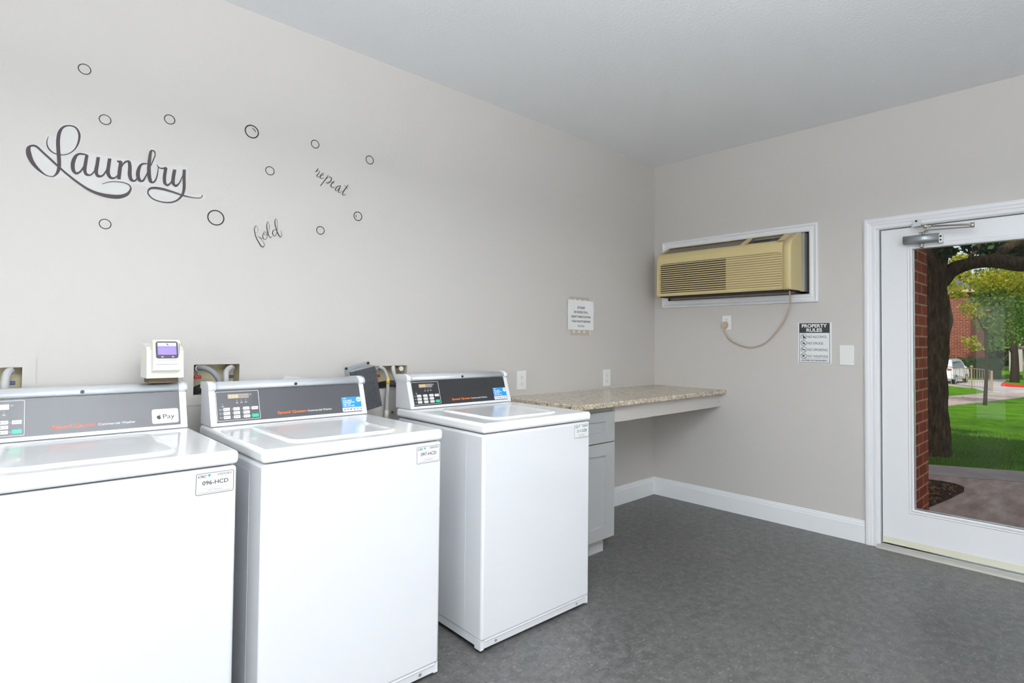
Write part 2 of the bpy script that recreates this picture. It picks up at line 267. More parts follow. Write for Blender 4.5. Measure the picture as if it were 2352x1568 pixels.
LAUNDRY=[[(-4.0231,2.0585,-4.022,2.0582),(-4.0285,2.0402,-4.0253,2.0404),(-4.0275,2.0208,-4.0238,2.0234),(-4.0187,2.0045,-4.0159,2.0089),(-4.0036,1.9953,-4.0025,1.9995),(-3.9847,1.9946,-3.9847,1.9983),(-3.9638,2.0034,-3.9649,2.0067),(-3.9447,2.0243,-3.9475,2.027),(-3.9326,2.0522,-3.9382,2.0534),(-3.9283,2.0847,-3.9354,2.0826),(-3.9349,2.1065,-3.9399,2.1014),(-3.9472,2.1175,-3.9491,2.1117),(-3.965,2.1168,-3.9647,2.112),(-3.9831,2.107,-3.9791,2.1011),(-3.9966,2.0825,-3.9866,2.0802),(-4.0006,2.0475,-3.9893,2.0494),(-3.9989,2.0098,-3.9876,2.0133),(-3.996,1.9732,-3.9847,1.9765),(-3.995,1.948,-3.9845,1.9487),(-3.9974,1.9306,-3.9893,1.9271),(-4.0026,1.9162,-3.9996,1.9117),(-4.011,1.9092,-4.0111,1.906),(-4.0283,1.9126,-4.0298,1.9086),(-4.0485,1.9337,-4.0538,1.9252),(-4.0623,1.957,-4.0721,1.9468),(-4.0697,1.9824,-4.0837,1.9741),(-4.0724,1.9978,-4.0835,1.9997),(-4.0698,2.0065,-4.0712,2.0133),(-4.0574,2.0074,-4.0549,2.0144),(-4.0387,1.9899,-4.0351,1.9962),(-4.0143,1.9666,-4.0106,1.9729),(-3.9893,1.9431,-3.986,1.9491),(-3.96,1.917,-3.9565,1.9236),(-3.9258,1.8911,-3.9224,1.8986),(-3.8954,1.8726,-3.8921,1.8821),(-3.8643,1.8622,-3.8618,1.8744),(-3.8325,1.8579,-3.8312,1.8737),(-3.7993,1.8623,-3.8011,1.8776),(-3.7723,1.8802,-3.7781,1.8895),(-3.7608,1.9065,-3.7672,1.9074),(-3.7667,1.9239,-3.7695,1.9204),(-3.7828,1.9305,-3.7835,1.9271),(-3.8061,1.9307,-3.8062,1.9278),(-3.8333,1.9251,-3.833,1.9224),(-3.8576,1.9109,-3.8571,1.9089)],[(-3.9044,2.016,-3.9049,2.0127),(-3.9182,2.0183,-3.9186,2.0116),(-3.9344,2.0152,-3.9319,2.0077),(-3.9481,1.9991,-3.9386,1.994),(-3.9556,1.9704,-3.9432,1.9711),(-3.9522,1.9423,-3.9422,1.9494),(-3.9382,1.9305,-3.9373,1.9404),(-3.9231,1.9441,-3.9274,1.9485),(-3.9133,1.9696,-3.9172,1.9711),(-3.9078,1.996,-3.911,1.9966)],[(-3.9123,2.0143,-3.9022,2.0144),(-3.9163,1.9821,-3.9053,1.9825),(-3.9182,1.9528,-3.9072,1.9562),(-3.9097,1.9333,-3.9047,1.943),(-3.8918,1.9369,-3.8943,1.9422),(-3.8776,1.9619,-3.8808,1.964),(-3.8731,1.9791,-3.8756,1.9799)],[(-3.8773,2.0142,-3.866,2.0147),(-3.8801,1.9848,-3.8688,1.9851),(-3.8834,1.9549,-3.8712,1.9585),(-3.8737,1.9341,-3.8688,1.9454),(-3.8542,1.9421,-3.8577,1.9472),(-3.8414,1.9717,-3.845,1.9733),(-3.8349,1.9959,-3.8383,1.9968)],[(-3.841,2.0171,-3.8295,2.0176),(-3.844,1.9872,-3.8324,1.988),(-3.8459,1.9568,-3.8336,1.9618),(-3.834,1.9365,-3.8286,1.9464),(-3.8168,1.9396,-3.8188,1.9456),(-3.8053,1.9569,-3.8083,1.9589),(-3.8015,1.9726,-3.8036,1.9732)],[(-3.8122,2.0105,-3.8111,2.015),(-3.805,2.0059,-3.8036,2.0162),(-3.7978,2.0068,-3.7981,2.0181)],[(-3.8043,2.0141,-3.7934,2.0149),(-3.8081,1.9783,-3.7954,1.9792),(-3.81,1.9394,-3.7982,1.9403)],[(-3.8003,1.97,-3.8029,1.9706),(-3.7919,1.9976,-3.7959,1.9996),(-3.7812,2.0128,-3.7844,2.0191),(-3.7757,2.014,-3.7686,2.0227),(-3.7744,1.9957,-3.7624,1.9993),(-3.7746,1.9638,-3.7617,1.9684),(-3.7658,1.9413,-3.7583,1.9512),(-3.7485,1.9425,-3.7512,1.9481),(-3.7365,1.9656,-3.7395,1.9679)],[(-3.7096,2.0263,-3.7094,2.0228),(-3.7278,2.0229,-3.7247,2.0163),(-3.7421,2.0032,-3.7316,2.0001),(-3.7476,1.9702,-3.7343,1.9736),(-3.7381,1.9452,-3.7305,1.9553),(-3.7202,1.9488,-3.7245,1.9542),(-3.7087,1.9774,-3.7131,1.9792),(-3.6975,2.0122,-3.7015,2.0134),(-3.686,2.047,-3.6901,2.0481),(-3.6807,2.0697,-3.6846,2.069),(-3.6858,2.0858,-3.689,2.08),(-3.7015,2.0815,-3.6937,2.0782),(-3.7075,2.0469,-3.696,2.0477),(-3.7097,2.0108,-3.6971,2.0131),(-3.7088,1.9748,-3.6954,1.9797),(-3.7001,1.9489,-3.6915,1.9581),(-3.6832,1.95,-3.6868,1.9555),(-3.6733,1.9735,-3.678,1.9745),(-3.6696,2.0044,-3.6731,2.0043),(-3.6703,2.0222,-3.6722,2.0218)],[(-3.6764,2.0272,-3.6743,2.0292),(-3.6704,2.0162,-3.668,2.0205),(-3.6578,2.0132,-3.6576,2.0192),(-3.6406,2.017,-3.6419,2.0273)],[(-3.6482,2.0224,-3.6373,2.0225),(-3.6535,1.9852,-3.6415,1.9865),(-3.6511,1.9546,-3.6407,1.9609),(-3.6353,1.9451,-3.636,1.9544),(-3.6217,1.9628,-3.6259,1.9653),(-3.6123,1.9923,-3.6161,1.9934)],[(-3.6168,2.0218,-3.6047,2.0217),(-3.6217,1.9892,-3.6086,1.9901),(-3.6215,1.9597,-3.6097,1.9657),(-3.6055,1.9474,-3.6058,1.9581),(-3.5909,1.9659,-3.5952,1.9686),(-3.5803,1.9961,-3.5842,1.9971),(-3.576,2.0186,-3.579,2.0189)],[(-3.5814,2.0283,-3.5699,2.0306),(-3.581,1.9848,-3.5695,1.9871),(-3.5802,1.9495,-3.5688,1.9502),(-3.5847,1.9204,-3.5765,1.9166),(-3.6009,1.895,-3.5975,1.8895),(-3.6248,1.8805,-3.6241,1.8747),(-3.6567,1.8771,-3.6574,1.8723),(-3.6859,1.8844,-3.6879,1.8801),(-3.7021,1.9025,-3.7066,1.8997),(-3.6976,1.918,-3.7022,1.9232),(-3.6829,1.9239,-3.6831,1.9332),(-3.654,1.9249,-3.6526,1.9344),(-3.6187,1.9208,-3.6169,1.9285),(-3.577,1.9133,-3.5757,1.9193),(-3.5396,1.9122,-3.5392,1.9159),(-3.5123,1.916,-3.5129,1.9195),(-3.5032,1.926,-3.5061,1.9272),(-3.5051,1.9341,-3.5067,1.9335)]]
FOLD=[[(-3.2827,1.7954,-3.283,1.7963),(-3.2696,1.8026,-3.2705,1.803),(-3.2708,1.8233,-3.2721,1.8227),(-3.2792,1.8307,-3.2784,1.8284),(-3.2864,1.816,-3.2831,1.8159),(-3.2845,1.7953,-3.2812,1.7965),(-3.2775,1.773,-3.274,1.775),(-3.2669,1.7537,-3.2636,1.7562),(-3.2559,1.7367,-3.2527,1.7402),(-3.2439,1.7327,-3.2451,1.7364),(-3.2384,1.7457,-3.2403,1.7452),(-3.2469,1.7629,-3.2481,1.7619),(-3.2594,1.7757,-3.2603,1.7744),(-3.2713,1.7805,-3.2727,1.7807),(-3.2593,1.7781,-3.2587,1.7795),(-3.2508,1.7704,-3.2495,1.7721)],[(-3.2427,1.8044,-3.2413,1.804),(-3.2497,1.7878,-3.2463,1.7881),(-3.2441,1.7719,-3.2416,1.7746),(-3.2325,1.7718,-3.2337,1.7732),(-3.2265,1.7882,-3.2285,1.7881),(-3.2305,1.8039,-3.232,1.8024),(-3.2427,1.8075,-3.2414,1.8061),(-3.2404,1.7936,-3.2394,1.7948),(-3.2263,1.7928,-3.226,1.7943)],[(-3.2254,1.7934,-3.2268,1.7937),(-3.2185,1.8177,-3.22,1.8178),(-3.219,1.8438,-3.2205,1.8433),(-3.226,1.8584,-3.2259,1.8558),(-3.2323,1.8418,-3.2288,1.842),(-3.23,1.8158,-3.2262,1.8171),(-3.223,1.7931,-3.2195,1.7953),(-3.2113,1.7808,-3.2109,1.7845),(-3.2033,1.7936,-3.2045,1.7944)],[(-3.1899,1.8255,-3.1891,1.8237),(-3.2023,1.8186,-3.1994,1.817),(-3.2045,1.8012,-3.2006,1.8028),(-3.1935,1.7913,-3.1943,1.7942),(-3.1832,1.8096,-3.1852,1.8099),(-3.1815,1.8388,-3.183,1.8387),(-3.1832,1.8701,-3.1846,1.8696),(-3.1914,1.8764,-3.1896,1.8748),(-3.1957,1.8575,-3.1917,1.8583),(-3.189,1.8267,-3.1852,1.8285),(-3.1785,1.8016,-3.1746,1.8044),(-3.1662,1.7911,-3.1662,1.7947),(-3.1596,1.8053,-3.1611,1.8051),(-3.1653,1.8256,-3.1663,1.8252)]]
REPEAT=[[(-2.99,2.1648,-2.9871,2.1638),(-2.9975,2.1518,-2.9936,2.1495),(-3.0044,2.143,-3.003,2.1416)],[(-2.9994,2.1474,-2.9993,2.149),(-2.9814,2.1509,-2.9796,2.1526),(-2.9899,2.1365,-2.9861,2.135),(-2.9969,2.1238,-2.9931,2.1249),(-2.9866,2.1198,-2.9866,2.1215),(-2.9752,2.1278,-2.976,2.1291)],[(-2.9753,2.1278,-2.9759,2.1292),(-2.9609,2.1352,-2.9625,2.1365),(-2.961,2.1468,-2.9616,2.144),(-2.9741,2.1368,-2.9706,2.1348),(-2.9799,2.1207,-2.9755,2.1221),(-2.9699,2.115,-2.9696,2.1178),(-2.9572,2.1227,-2.9578,2.1241)],[(-2.9361,2.143,-2.9342,2.1422),(-2.9491,2.1214,-2.9453,2.1197),(-2.9628,2.1004,-2.9592,2.0984),(-2.9775,2.0787,-2.974,2.0766)],[(-2.9511,2.1119,-2.9522,2.1129),(-2.9344,2.1295,-2.9354,2.1313),(-2.9227,2.1315,-2.9209,2.1347),(-2.921,2.1237,-2.9165,2.1237),(-2.9284,2.1075,-2.9256,2.1052),(-2.9413,2.099,-2.941,2.0968),(-2.9465,2.0994,-2.9472,2.1007),(-2.9183,2.1129,-2.9188,2.1144)],[(-2.918,2.1006,-2.9186,2.1021),(-2.9044,2.1078,-2.9059,2.1092),(-2.9038,2.118,-2.9033,2.1154),(-2.9168,2.1058,-2.913,2.1039),(-2.9235,2.0889,-2.9184,2.0904),(-2.9126,2.0807,-2.9118,2.0841),(-2.8976,2.0878,-2.898,2.0894)],[(-2.871,2.1009,-2.87,2.0984),(-2.8894,2.092,-2.8864,2.0891),(-2.8998,2.0726,-2.8952,2.0732),(-2.8881,2.0696,-2.8894,2.0718),(-2.8741,2.088,-2.8759,2.0892)],[(-2.8696,2.1015,-2.8668,2.101),(-2.8794,2.0772,-2.8749,2.0766),(-2.8817,2.0638,-2.878,2.0663),(-2.8696,2.0639,-2.8702,2.0654),(-2.8577,2.0754,-2.8588,2.0765)],[(-2.8282,2.1132,-2.8253,2.1116),(-2.8439,2.0921,-2.84,2.0902),(-2.8567,2.0693,-2.8524,2.0682),(-2.8593,2.056,-2.8553,2.0577),(-2.8499,2.0523,-2.8504,2.055),(-2.8381,2.0634,-2.8388,2.0643)],[(-2.85,2.1072,-2.8487,2.1086),(-2.8308,2.0908,-2.8291,2.0927)]]
FILM=[[(-4.0267,2.0641),(-4.0086,2.0609),(-3.9989,2.0794),(-3.9914,2.1082),(-3.963,2.1225),(-3.9377,2.1175),(-3.9252,2.0881),(-3.9318,2.0428),(-3.9438,2.0181),(-3.91,2.0235),(-3.831,2.0257),(-3.7668,2.0293),(-3.7096,2.028),(-3.7036,2.0877),(-3.6816,2.0902),(-3.6781,2.0411),(-3.6405,2.0319),(-3.5633,2.04),(-3.5635,1.9278),(-3.4967,1.9404),(-3.4989,1.9123),(-3.5708,1.9022),(-3.6166,1.867),(-3.6768,1.8712),(-3.7139,1.8964),(-3.7073,1.9238),(-3.7552,1.9316),(-3.7568,1.8969),(-3.7817,1.8638),(-3.845,1.8533),(-3.9153,1.8803),(-3.9622,1.9114),(-4.0108,1.8986),(-4.0468,1.9121),(-4.0788,1.9544),(-4.0874,1.9938),(-4.0765,2.0162),(-4.0493,2.0189),(-4.0313,2.0075),(-4.034,2.0385)]]
BUBBLES=[(-3.9222,2.3493,0.0209,0.0031),(-3.8535,2.1692,0.0204,0.0031),(-3.6338,2.2318,0.0209,0.0034),(-3.844,1.7526,0.0204,0.0031),(-3.4479,1.8407,0.0348,0.0051),(-3.3054,2.2673,0.0314,0.0053),(-3.2209,2.1014,0.0212,0.0037),(-3.0063,2.2835,0.0215,0.004),(-2.7071,2.2722,0.0238,0.0042),(-2.7698,1.9566,0.0249,0.0044),(-2.9708,1.8524,0.0215,0.004)]
# ------------------------------------------------------------------ room shell
HC = 2.8307; XB, YB = -6.6, -5.6
def wall_grid(name, aa, zz, holes, pos, th, m):
    # pos(a, z, depth) -> point ; depth 0 = room face
    A = sorted(set(aa + [h[i] for h in holes for i in (0, 1)])); Z = sorted(set(zz + [h[i] for h in holes for i in (2, 3)]))
    full = lambda i, j: 0 <= i < len(A) - 1 and 0 <= j < len(Z) - 1 and not any(h[0] - 1e-6 <= A[i] and A[i + 1] <= h[1] + 1e-6 and h[2] - 1e-6 <= Z[j] and Z[j + 1] <= h[3] + 1e-6 for h in holes)
    b = MB(); V = {}
    def vv(i, j, d):
        if (i, j, d) not in V: V[(i, j, d)] = b.bm.verts.new(pos(A[i], Z[j], d * th))
        return V[(i, j, d)]
    for i in range(len(A) - 1):
        for j in range(len(Z) - 1):
            if not full(i, j): continue
            for d in (0, 1): b.bm.faces.new([vv(i, j, d), vv(i + 1, j, d), vv(i + 1, j + 1, d), vv(i, j + 1, d)])
            for (di, dj, p, q) in ((-1, 0, (i, j), (i, j + 1)), (1, 0, (i + 1, j), (i + 1, j + 1)), (0, -1, (i, j), (i + 1, j)), (0, 1, (i, j + 1), (i + 1, j + 1))):
                if not full(i + di, j + dj): b.bm.faces.new([vv(*p, 0), vv(*q, 0), vv(*q, 1), vv(*p, 1)])
    return st(b.obj(name, m))
st(MB().box(XB, .0, YB, 0, -.12, 0).obj('floor', M_floor))
st(MB().box(XB - .15, .2, YB - .15, .15, HC, HC + .12).obj('ceiling', M_ceil))
AX0, AX1, AZ0, AZ1 = -.142, -1.290, 1.655, 2.096         # air conditioner opening (y, z)
DY0, DY1 = -1.706, -2.682                                 # doorway (y)
BOXES = [(-4.262, -4.076, 1.054, 1.189), (-3.521, -3.337, 1.054, 1.186), (-2.649, -2.459, 1.035, 1.160)]
wall_grid('wall_left', [XB - .15, 0], [0, HC], BOXES, lambda a, z, d: (a, d, z), .15, M_wall)
wall_grid('wall_right', [YB - .15, 0], [0, HC], [(AX1, AX0, AZ0, AZ1), (DY1, DY0, 0, 2.054)], lambda a, z, d: (d, a, z), .15, M_wall2)
wall_grid('wall_rear', [YB, 0], [0, HC], [(-1.75, -.95, .05, 2.05), (-4.4, -2.8, .9, 2.2)], lambda a, z, d: (XB - d, a, z), .15, M_wall2)
wall_grid('wall_near', [XB - .15, 0], [0, HC], [(-5.3, -3.3, .9, 2.2)], lambda a, z, d: (a, YB - d, z), .15, M_wall2)
BP = [(0, 0), (.013, 0), (.013, .112), (.010, .120), (.010, .128), (.006, .136), (.006, .143), (0, .147)]
st(MB().prism(BP, lambda d, z: (XB, -d, z), lambda d, z: (-d * .98, -d, z)).obj('baseboard_left', M_base))
st(MB().prism(BP, lambda d, z: (-d, -d * .98, z), lambda d, z: (-d, -1.636, z)).obj('baseboard_right', M_base))
st(MB().prism(BP, lambda d, z: (-d, -2.753, z), lambda d, z: (-d, YB, z)).obj('baseboard_near', M_base))
# profiled frames: profile = (offset outward from opening, thickness off the wall)
def frame(name, y0, y1, z0, z1, prof, m, closed=True):
    loops = []
    for off, th in prof:
        ya, yb, za, zb = max(y0, y1) + off, min(y0, y1) - off, z0 - off, z1 + off
        loops.append([(-th, ya, za), (-th, ya, zb), (-th, yb, zb), (-th, yb, za)] if closed else [(-th, ya, z0), (-th, ya, zb), (-th, yb, zb), (-th, yb, z0)])
    b = MB(); b.loft(loops, None, cap=(False, False), smooth=False, closed=closed); return st(b.obj(name, m))
PC = [(0, -.02), (0, .011), (.006, .014), (.022, .012), (.028, .016), (.040, .018), (.048, .022), (.062, .021), (.068, .016), (.071, .014), (.071, 0)]
frame('trim_1', DY0, DY1, 0, 2.054, PC, M_trim, False)
PA = [(0, -.03), (0, .010), (.006, .015), (.018, .016), (.026, .010), (.036, .012), (.044, .020), (.052, .022), (.058, .018), (.060, 0)]
frame('trim_2', AX0, AX1, AZ0, AZ1, PA, M_trim)
# ------------------------------------------------------------------ door
d = thing('door_1', (0, 0, 0), None, None); st(d)
sy0, sy1, sz0, sz1, sx = -1.730, -2.660, .032, 2.045, .020
gy0, gy1, gz0, gz1 = -1.905, -2.485, .274, 1.906
b = MB()
for (a, c, e, f) in ((sy1, sy0, sz0, gz0), (sy1, sy0, gz1, sz1), (gy0, sy0, gz0, gz1), (sy1, gy1, gz0, gz1)): b.box(sx, sx + .044, a, c, e, f)
b.obj('door_panel', M_trim, d)
b = MB(); loops = []
for off, x in ((0, sx + .010), (0, sx - .004), (.006, sx - .009), (.013, sx - .008), (.018, sx - .003), (.026, sx - .004), (.032, sx + .001)):
    loops.append([(x, gy0 + off, gz0 - off), (x, gy0 + off, gz1 + off), (x, gy1 - off, gz1 + off), (x, gy1 - off, gz0 - off)])
b.loft(loops, None, cap=(False, False), smooth=False).obj('glass_molding', M_trim, d)
MB().box(sx + .010, sx + .0145, gy1 + .001, gy0 - .001, gz0 + .001, gz1 - .001).obj('glass_pane', M_glass, d, 'clear glass pane')
MB().box(sx - .004, sx + .0005, sy1, sy0, sz0 + .001, sz0 + .040).obj('door_sweep', M_sweep, d, 'cream vinyl sweep strip')
b = MB()
b.box(-.0, .13, DY0 - .016, DY0, 0, 2.054); b.box(0, .13, DY1, DY1 + .016, 0, 2.054); b.box(0, .13, DY1 + .016, DY0 - .016, 2.050, 2.068)
b.obj('door_jamb', M_trim, d)
b = MB(); b.prism([(-.040, 0), (-.034, .012), (-.006, .020), (-.006, 0)], lambda x, z: (x, DY1, z), lambda x, z: (x, DY0, z), M_thr)
b.prism([(-.006, 0), (-.006, .022), (.004, .027), (.014, .026), (.022, .018), (.13, .012), (.13, 0)], lambda x, z: (x, DY1 + .018, z), lambda x, z: (x, DY0 - .018, z), M_alu); b.obj('threshold', None, d, 'metal threshold with a taupe edge strip')
# door closer
t = thing('door_closer', (sx, -1.96, 1.95), 'grey hydraulic closer with folded double arm at the top of the glazed door', 'door closer')
o = t.location
def Lc(p): return (p[0] - o.x, p[1] - o.y, p[2] - o.z)
b = MB(); prof = rrect(-.068, -.004 + .004, 1.932, 1.984, .020, 6)
b.prism(prof, lambda x, z: Lc((x + sx, -1.866, z)), lambda x, z: Lc((x + sx, -2.050, z)), smooth=True); b.obj('closer_body', M_closer, t)
b = MB(); b.box(*[q for pr_ in ((-.050, 0), (-.016, 0)) for q in (0, 0)][:0], 0 - .010, 0, -.105, -.088, -.022, .022) if False else None
b.box(-.048, 0, -.109, -.090, -.026, .027, None, .002); b.cyl((-.049, -.100, .012), (-1, 0, 0), .006, .003, M_black, 12); b.cyl((-.049, -.100, -.010), (-1, 0, 0), .005, .003, M_black, 12); b.obj('mounting_plate', M_plate, t)
b = MB(); b.cyl((-.034, 0, -.018), (0, 0, -1), .012, .014, None, 16); b.ball((-.034, 0, -.036), .012); b.obj('pinion_cap', M_nickel, t)
b = MB(); b.cyl((-.034, -.010, .032), (0, 0, 1), .009, .022, None, 14); b.box(-.052, -.018, -.034, .014, .048, .053)
b.tube([(-.05, -.02, .050), (-.06, -.045, .056), (-.10, -.24, .040), (-.105, -.262, .038)], .0045, None, 8); b.obj('main_arm', M_nickel, t)
b = MB(); b.tube([(-.105, -.262, .052), (-.10, -.24, .056), (-.055, -.055, .078)], [.0065, .0065, .005], None, 10, 1); b.cyl((-.105, -.262, .034), (0, 0, 1), .011, .028, None, 14); b.ball((-.046, -.022, .082), .013); b.ball((-.05, -.045, .080), .009); b.tube([(-.058, .018, .087), (-.046, -.022, .082), (-.055, -.055, .079)], .0055, None, 8, 1); b.obj('forearm', M_nickel, t)
b = MB(); b.prism(rrect(-.022, .022, .0, .045, .016, 5, (1, 1, 0, 0)), lambda x, z: (-.041, x + .024, z + .090), lambda x, z: (-.044, x + .024, z + .090)); b.box(-.075, -.041, .0, .046, .084, .090, None, .001); b.cyl((-.044, .026, .122), (-1, 0, 0), .006, .004, M_black, 10); b.obj('shoe_bracket', M_alu, t)
# ------------------------------------------------------------------ washing machines
W, D, TOP, SEAM, ZB = .675, .7225, .9552, .9104, .033
TY, TZ = .048 / .1461, .138 / .1461
def FP(x, s, h=0): return Vector((x, .60 + s * TY - h * TZ, .957 + s * TZ + h * TY))
UF = Vector((0, TY, TZ))
def washer(loc, rz, label, code, m_over, orange, disp, sticker):
    t = thing('washing_machine', loc, label, 'washing machine', 'commercial top loading washers', rz)
    b = MB(); b.box(.003, W - .003, .002, D - .01, .052, SEAM - .002, None, .012, 3)
    for (y0, y1, z0, z1) in ((.122, .1245, .085, .872), (.122, .66, .870, .8725)): b.box(.0024, .004, y0, y1, z0, z1)
    b.obj('cabinet', M_white, t)
    b = MB(); b.prism([(.011, .018), (.009, .044), (.003, .050), (.004, .056), (.03, .056), (.03, .018)], lambda y, z: (.022, y, z), lambda y, z: (W - .022, y, z)); b.box(.006, .012, .05, D - .05, .024, .056); b.box(W - .012, W - .006, .05, D - .05, .024, .056)
    b.box(.004, .022, .010, .05, .014, .056); b.box(W - .022, W - .004, .010, .05, .014, .056)
    for x in (.085, W - .085): b.cyl((x, .012, .033), (0, -1, .1), .006, .006, M_zinc, 10)
    b.obj('kick_panel', M_white, t)
    for x in (.05, W - .05):
        for y in (.06, D - .07): MB().cyl((x, y, 0), (0, 0, 1), .022, .050, None, 14).obj('leveling_foot', M_black, t)
    b = MB(); b.box(0, W, -.004, D, SEAM + .002, TOP, None, .013, 4); b.obj('top_panel', M_lid, t)
    b = MB(); L = []
    for ins, z, r in ((0, TOP - .002, .05), (.001, TOP + .003, .05), (.005, TOP + .006, .048), (.014, TOP + .006, .042), (.026, TOP + .002, .036), (.05, TOP + .0012, .03), (.15, TOP + .0022, .02)):
        L.append([(x, y, z) for x, y in rrect(.118 + ins, .530 - ins, .075 + ins, .515 - ins, r, 6)])
    b.loft(L, None, cap=(False, True)); b.obj('lid', M_lid, t)
    b = MB(); b.prism([(.600, .957), (.745, .957), (.745, 1.112), (.735, 1.118), (.652, 1.098)], lambda y, z: (.010, y, z), lambda y, z: (W - .010, y, z))
    b.box(.03, W - .03, .606, .74, TOP - .003, .958, M_black)
    for s0, s1, x0, x1 in ((0, .150, .010, .032), (0, .150, W - .032, W - .010), (0, .0125, .032, W - .032)):
        b.prism([(x0, s0), (x1, s0), (x1, s1), (x0, s1)], lambda x, s: FP(x, s, .004), lambda x, s: FP(x, s, -.002))
    con = b.obj('control_console', M_white, t)
    b = MB(); rp = [(.653, 1.093), (.640, 1.097), (.634, 1.104), (.636, 1.112), (.646, 1.121), (.668, 1.127), (.742, 1.123), (.742, 1.112)]
    b.prism(rp, lambda y, z: (.034, y, z), lambda y, z: (W - .034, y, z), M_silver, True)
    ep = [(.653, 1.090), (.638, 1.094), (.630, 1.103), (.632, 1.114), (.644, 1.125), (.668, 1.131), (.746, 1.126), (.746, 1.10)]
    for x0, x1 in ((.006, .035), (W - .035, W - .006)): b.prism(ep, lambda y, z: (x0, y, z), lambda y, z: (x1, y, z), M_white, True)
    b.obj('console_top_rail', None, t)
    MB().cyl((.345, .633, 1.108), (0, -.9, .25), .0062, .004, None, 16).obj('console_lock', M_ink, t)
    b = MB(); b.plate([(.032, .0125), (W - .017 - .002, .0125), (W - .017 - .002, .1445), (.032, .1445)], FP(0, 0), XL, UF, None, .0015); ov = b.obj('control_overlay', m_over, t, 'dark control overlay with maker lettering')
    # lettering on the overlay
    h = .0022
    b = MB(); y = .0330 if orange is M_orange1 else .0315
    b.text('Speed Queen', FP(.264, y, h), XL, UF, .0105, orange, .120, .016, 0)
    b.text('Commercial Washer', FP(.390, y, h), XL, UF, .0085, M_wink, .110, .006, 0); b.obj('brand_lettering', None, ov)
    # keypad
    b = MB(); O = FP(0, 0, .0016)
    ring(b, rrect(.0345, .195, .0195, .138, .004), rrect(.0358, .1937, .0208, .1367, .003), O, XL, UF, M_wink)
    for (x, yy_) in ((.057, .080), (.1105, .093), (.1275, .0935), (.144, .094)):
        b.plate(rrect(x - .0045, x + .0045, yy_ - .004, yy_ - .0025, .0005, 1), O, XL, UF, M_wink); b.plate(rrect(x - .0035, x + .0035, yy_ + .0005, yy_ + .0025, .0005, 1), O, XL, UF, M_greyink); b.plate(rrect(x - .001, x + .001, yy_ + .006, yy_ + .008, .0009, 3), O, XL, UF, M_wink)
    for r_ in range(3):
        yy_ = .0655 - r_ * .0163
        b.plate(rrect(.0435, .0495, yy_ - .001, yy_ + .001, .0005, 1), O, XL, UF, M_wink)
        if r_ < 2: b.plate([(.0435, yy_ - .0085), (.152, yy_ - .0085), (.152, yy_ - .0078), (.0435, yy_ - .0078)], O, XL, UF, M_greyink)
        for c_ in range(3): b.plate(rrect(.0535 + c_ * .0365, .056 + c_ * .0365, yy_ - .0012, yy_ + .0012, .0011, 3), O, XL, UF, M_wink)
    for yy_ in (.0645, .033): b.plate(rrect(.158, .1605, yy_ - .0012, yy_ + .0012, .0011, 3), O, XL, UF, M_wink)
    kp = b.obj('keypad', None, ov)
    for r_ in range(3):
        for c_ in range(3):
            x0 = .0583 + c_ * .0365; y0 = .0595 - r_ * .0163; b = MB()
            b.plate(rrect(x0, x0 + .0238, y0, y0 + .0122, .0018, 3), O, XL, UF, M_button, .001); b.plate(rrect(x0 + .0035, x0 + .007, y0 + .004, y0 + .008, .001, 2), FP(0, 0, .0027), XL, UF, M_greyink, .0003); b.plate(rrect(x0 + .010, x0 + .020, y0 + .0052, y0 + .0068, .0004, 1), FP(0, 0, .0027), XL, UF, M_greyink, .0003); b.obj('button', None, kp) if False else b.obj('button', None, ov)
    b = MB(); b.plate(rrect(.1635, .188, .0585, .0710, .0018, 3), O, XL, UF, M_button, .001); b.plate(rrect(.168, .184, .064, .0658, .0004, 1), FP(0, 0, .0027), XL, UF, M_greyink, .0003); b.obj('button', None, ov)
    b = MB(); b.plate(rrect(.164, .1885, .0268, .0400, .0018, 3), O, XL, UF, M_green, .001); b.obj('start_button', None, ov, 'green start button')
    b = MB(); b.plate([(.0776, .1085), (.1560, .1085), (.1560, .1262), (.0776, .1262)], O, XL, UF, M_dispp if disp == 'pink' else M_disp, .0008); b.plate([(.158, .1185), (.167, .1185), (.167, .1255), (.158, .1255)], O, XL, UF, M_greyink, .0004)
    if disp != 'pink':
        b.text('225', FP(.0805, .1115, .0028), XL, UF, .0118, M_digit, .0345, .01); b.text('888', FP(.1185, .1115, .0028), XL, UF, .0118, M_dim, .0345, .0)
    b.obj('display', None, ov)
    # asset tag on the front
    X0, X1, Z0, Z1 = .558, .662, .832, .896
    F = (0, .0016, 0)
    b = MB(); b.plate(rrect(X0, X1, Z0, Z1, .005), (0, .0020, 0), XL, ZU, M_label, .0007); ring(b, rrect(X0, X1, Z0, Z1, .005), rrect(X0 + .0013, X1 - .0013, Z0 + .0013, Z1 - .0013, .004), (0, .0014, 0), XL, ZU, M_ink, .0004)
    P0 = lambda x, z: (x, .0012, z)
    b.text('CSC', P0(X0 + .005, Z1 - .0125), XL, ZU, .0068, M_ink, .024, .03, .0002, 'LEFT', .3); b.plate([(.0, .004), (.005, .008), (.009, .005), (.005, -.001)], P0(X0 + .031, Z1 - .0115), XL, ZU, M_teal, .0002)
    x = X0 + .057
    rr = random.Random(4)
    while x < X1 - .008: wd = rr.choice((.0006, .001, .0015)); b.plate([(x, Z1 - .0115), (x + wd, Z1 - .0115), (x + wd, Z1 - .0045), (x, Z1 - .0045)], (0, .0012, 0), XL, ZU, M_greyink, .0002); x += wd + rr.choice((.0006, .001))
    b.text('SERVICEWORKS', P0(X0 + .006, Z1 - .0162), XL, ZU, .0017, M_greyink, .022)
    b.text(code, P0((X0 + X1) / 2 + .001, Z1 - .0355), XL, ZU, .0125, M_ink, .071, .012, .0002, 'CENTER')
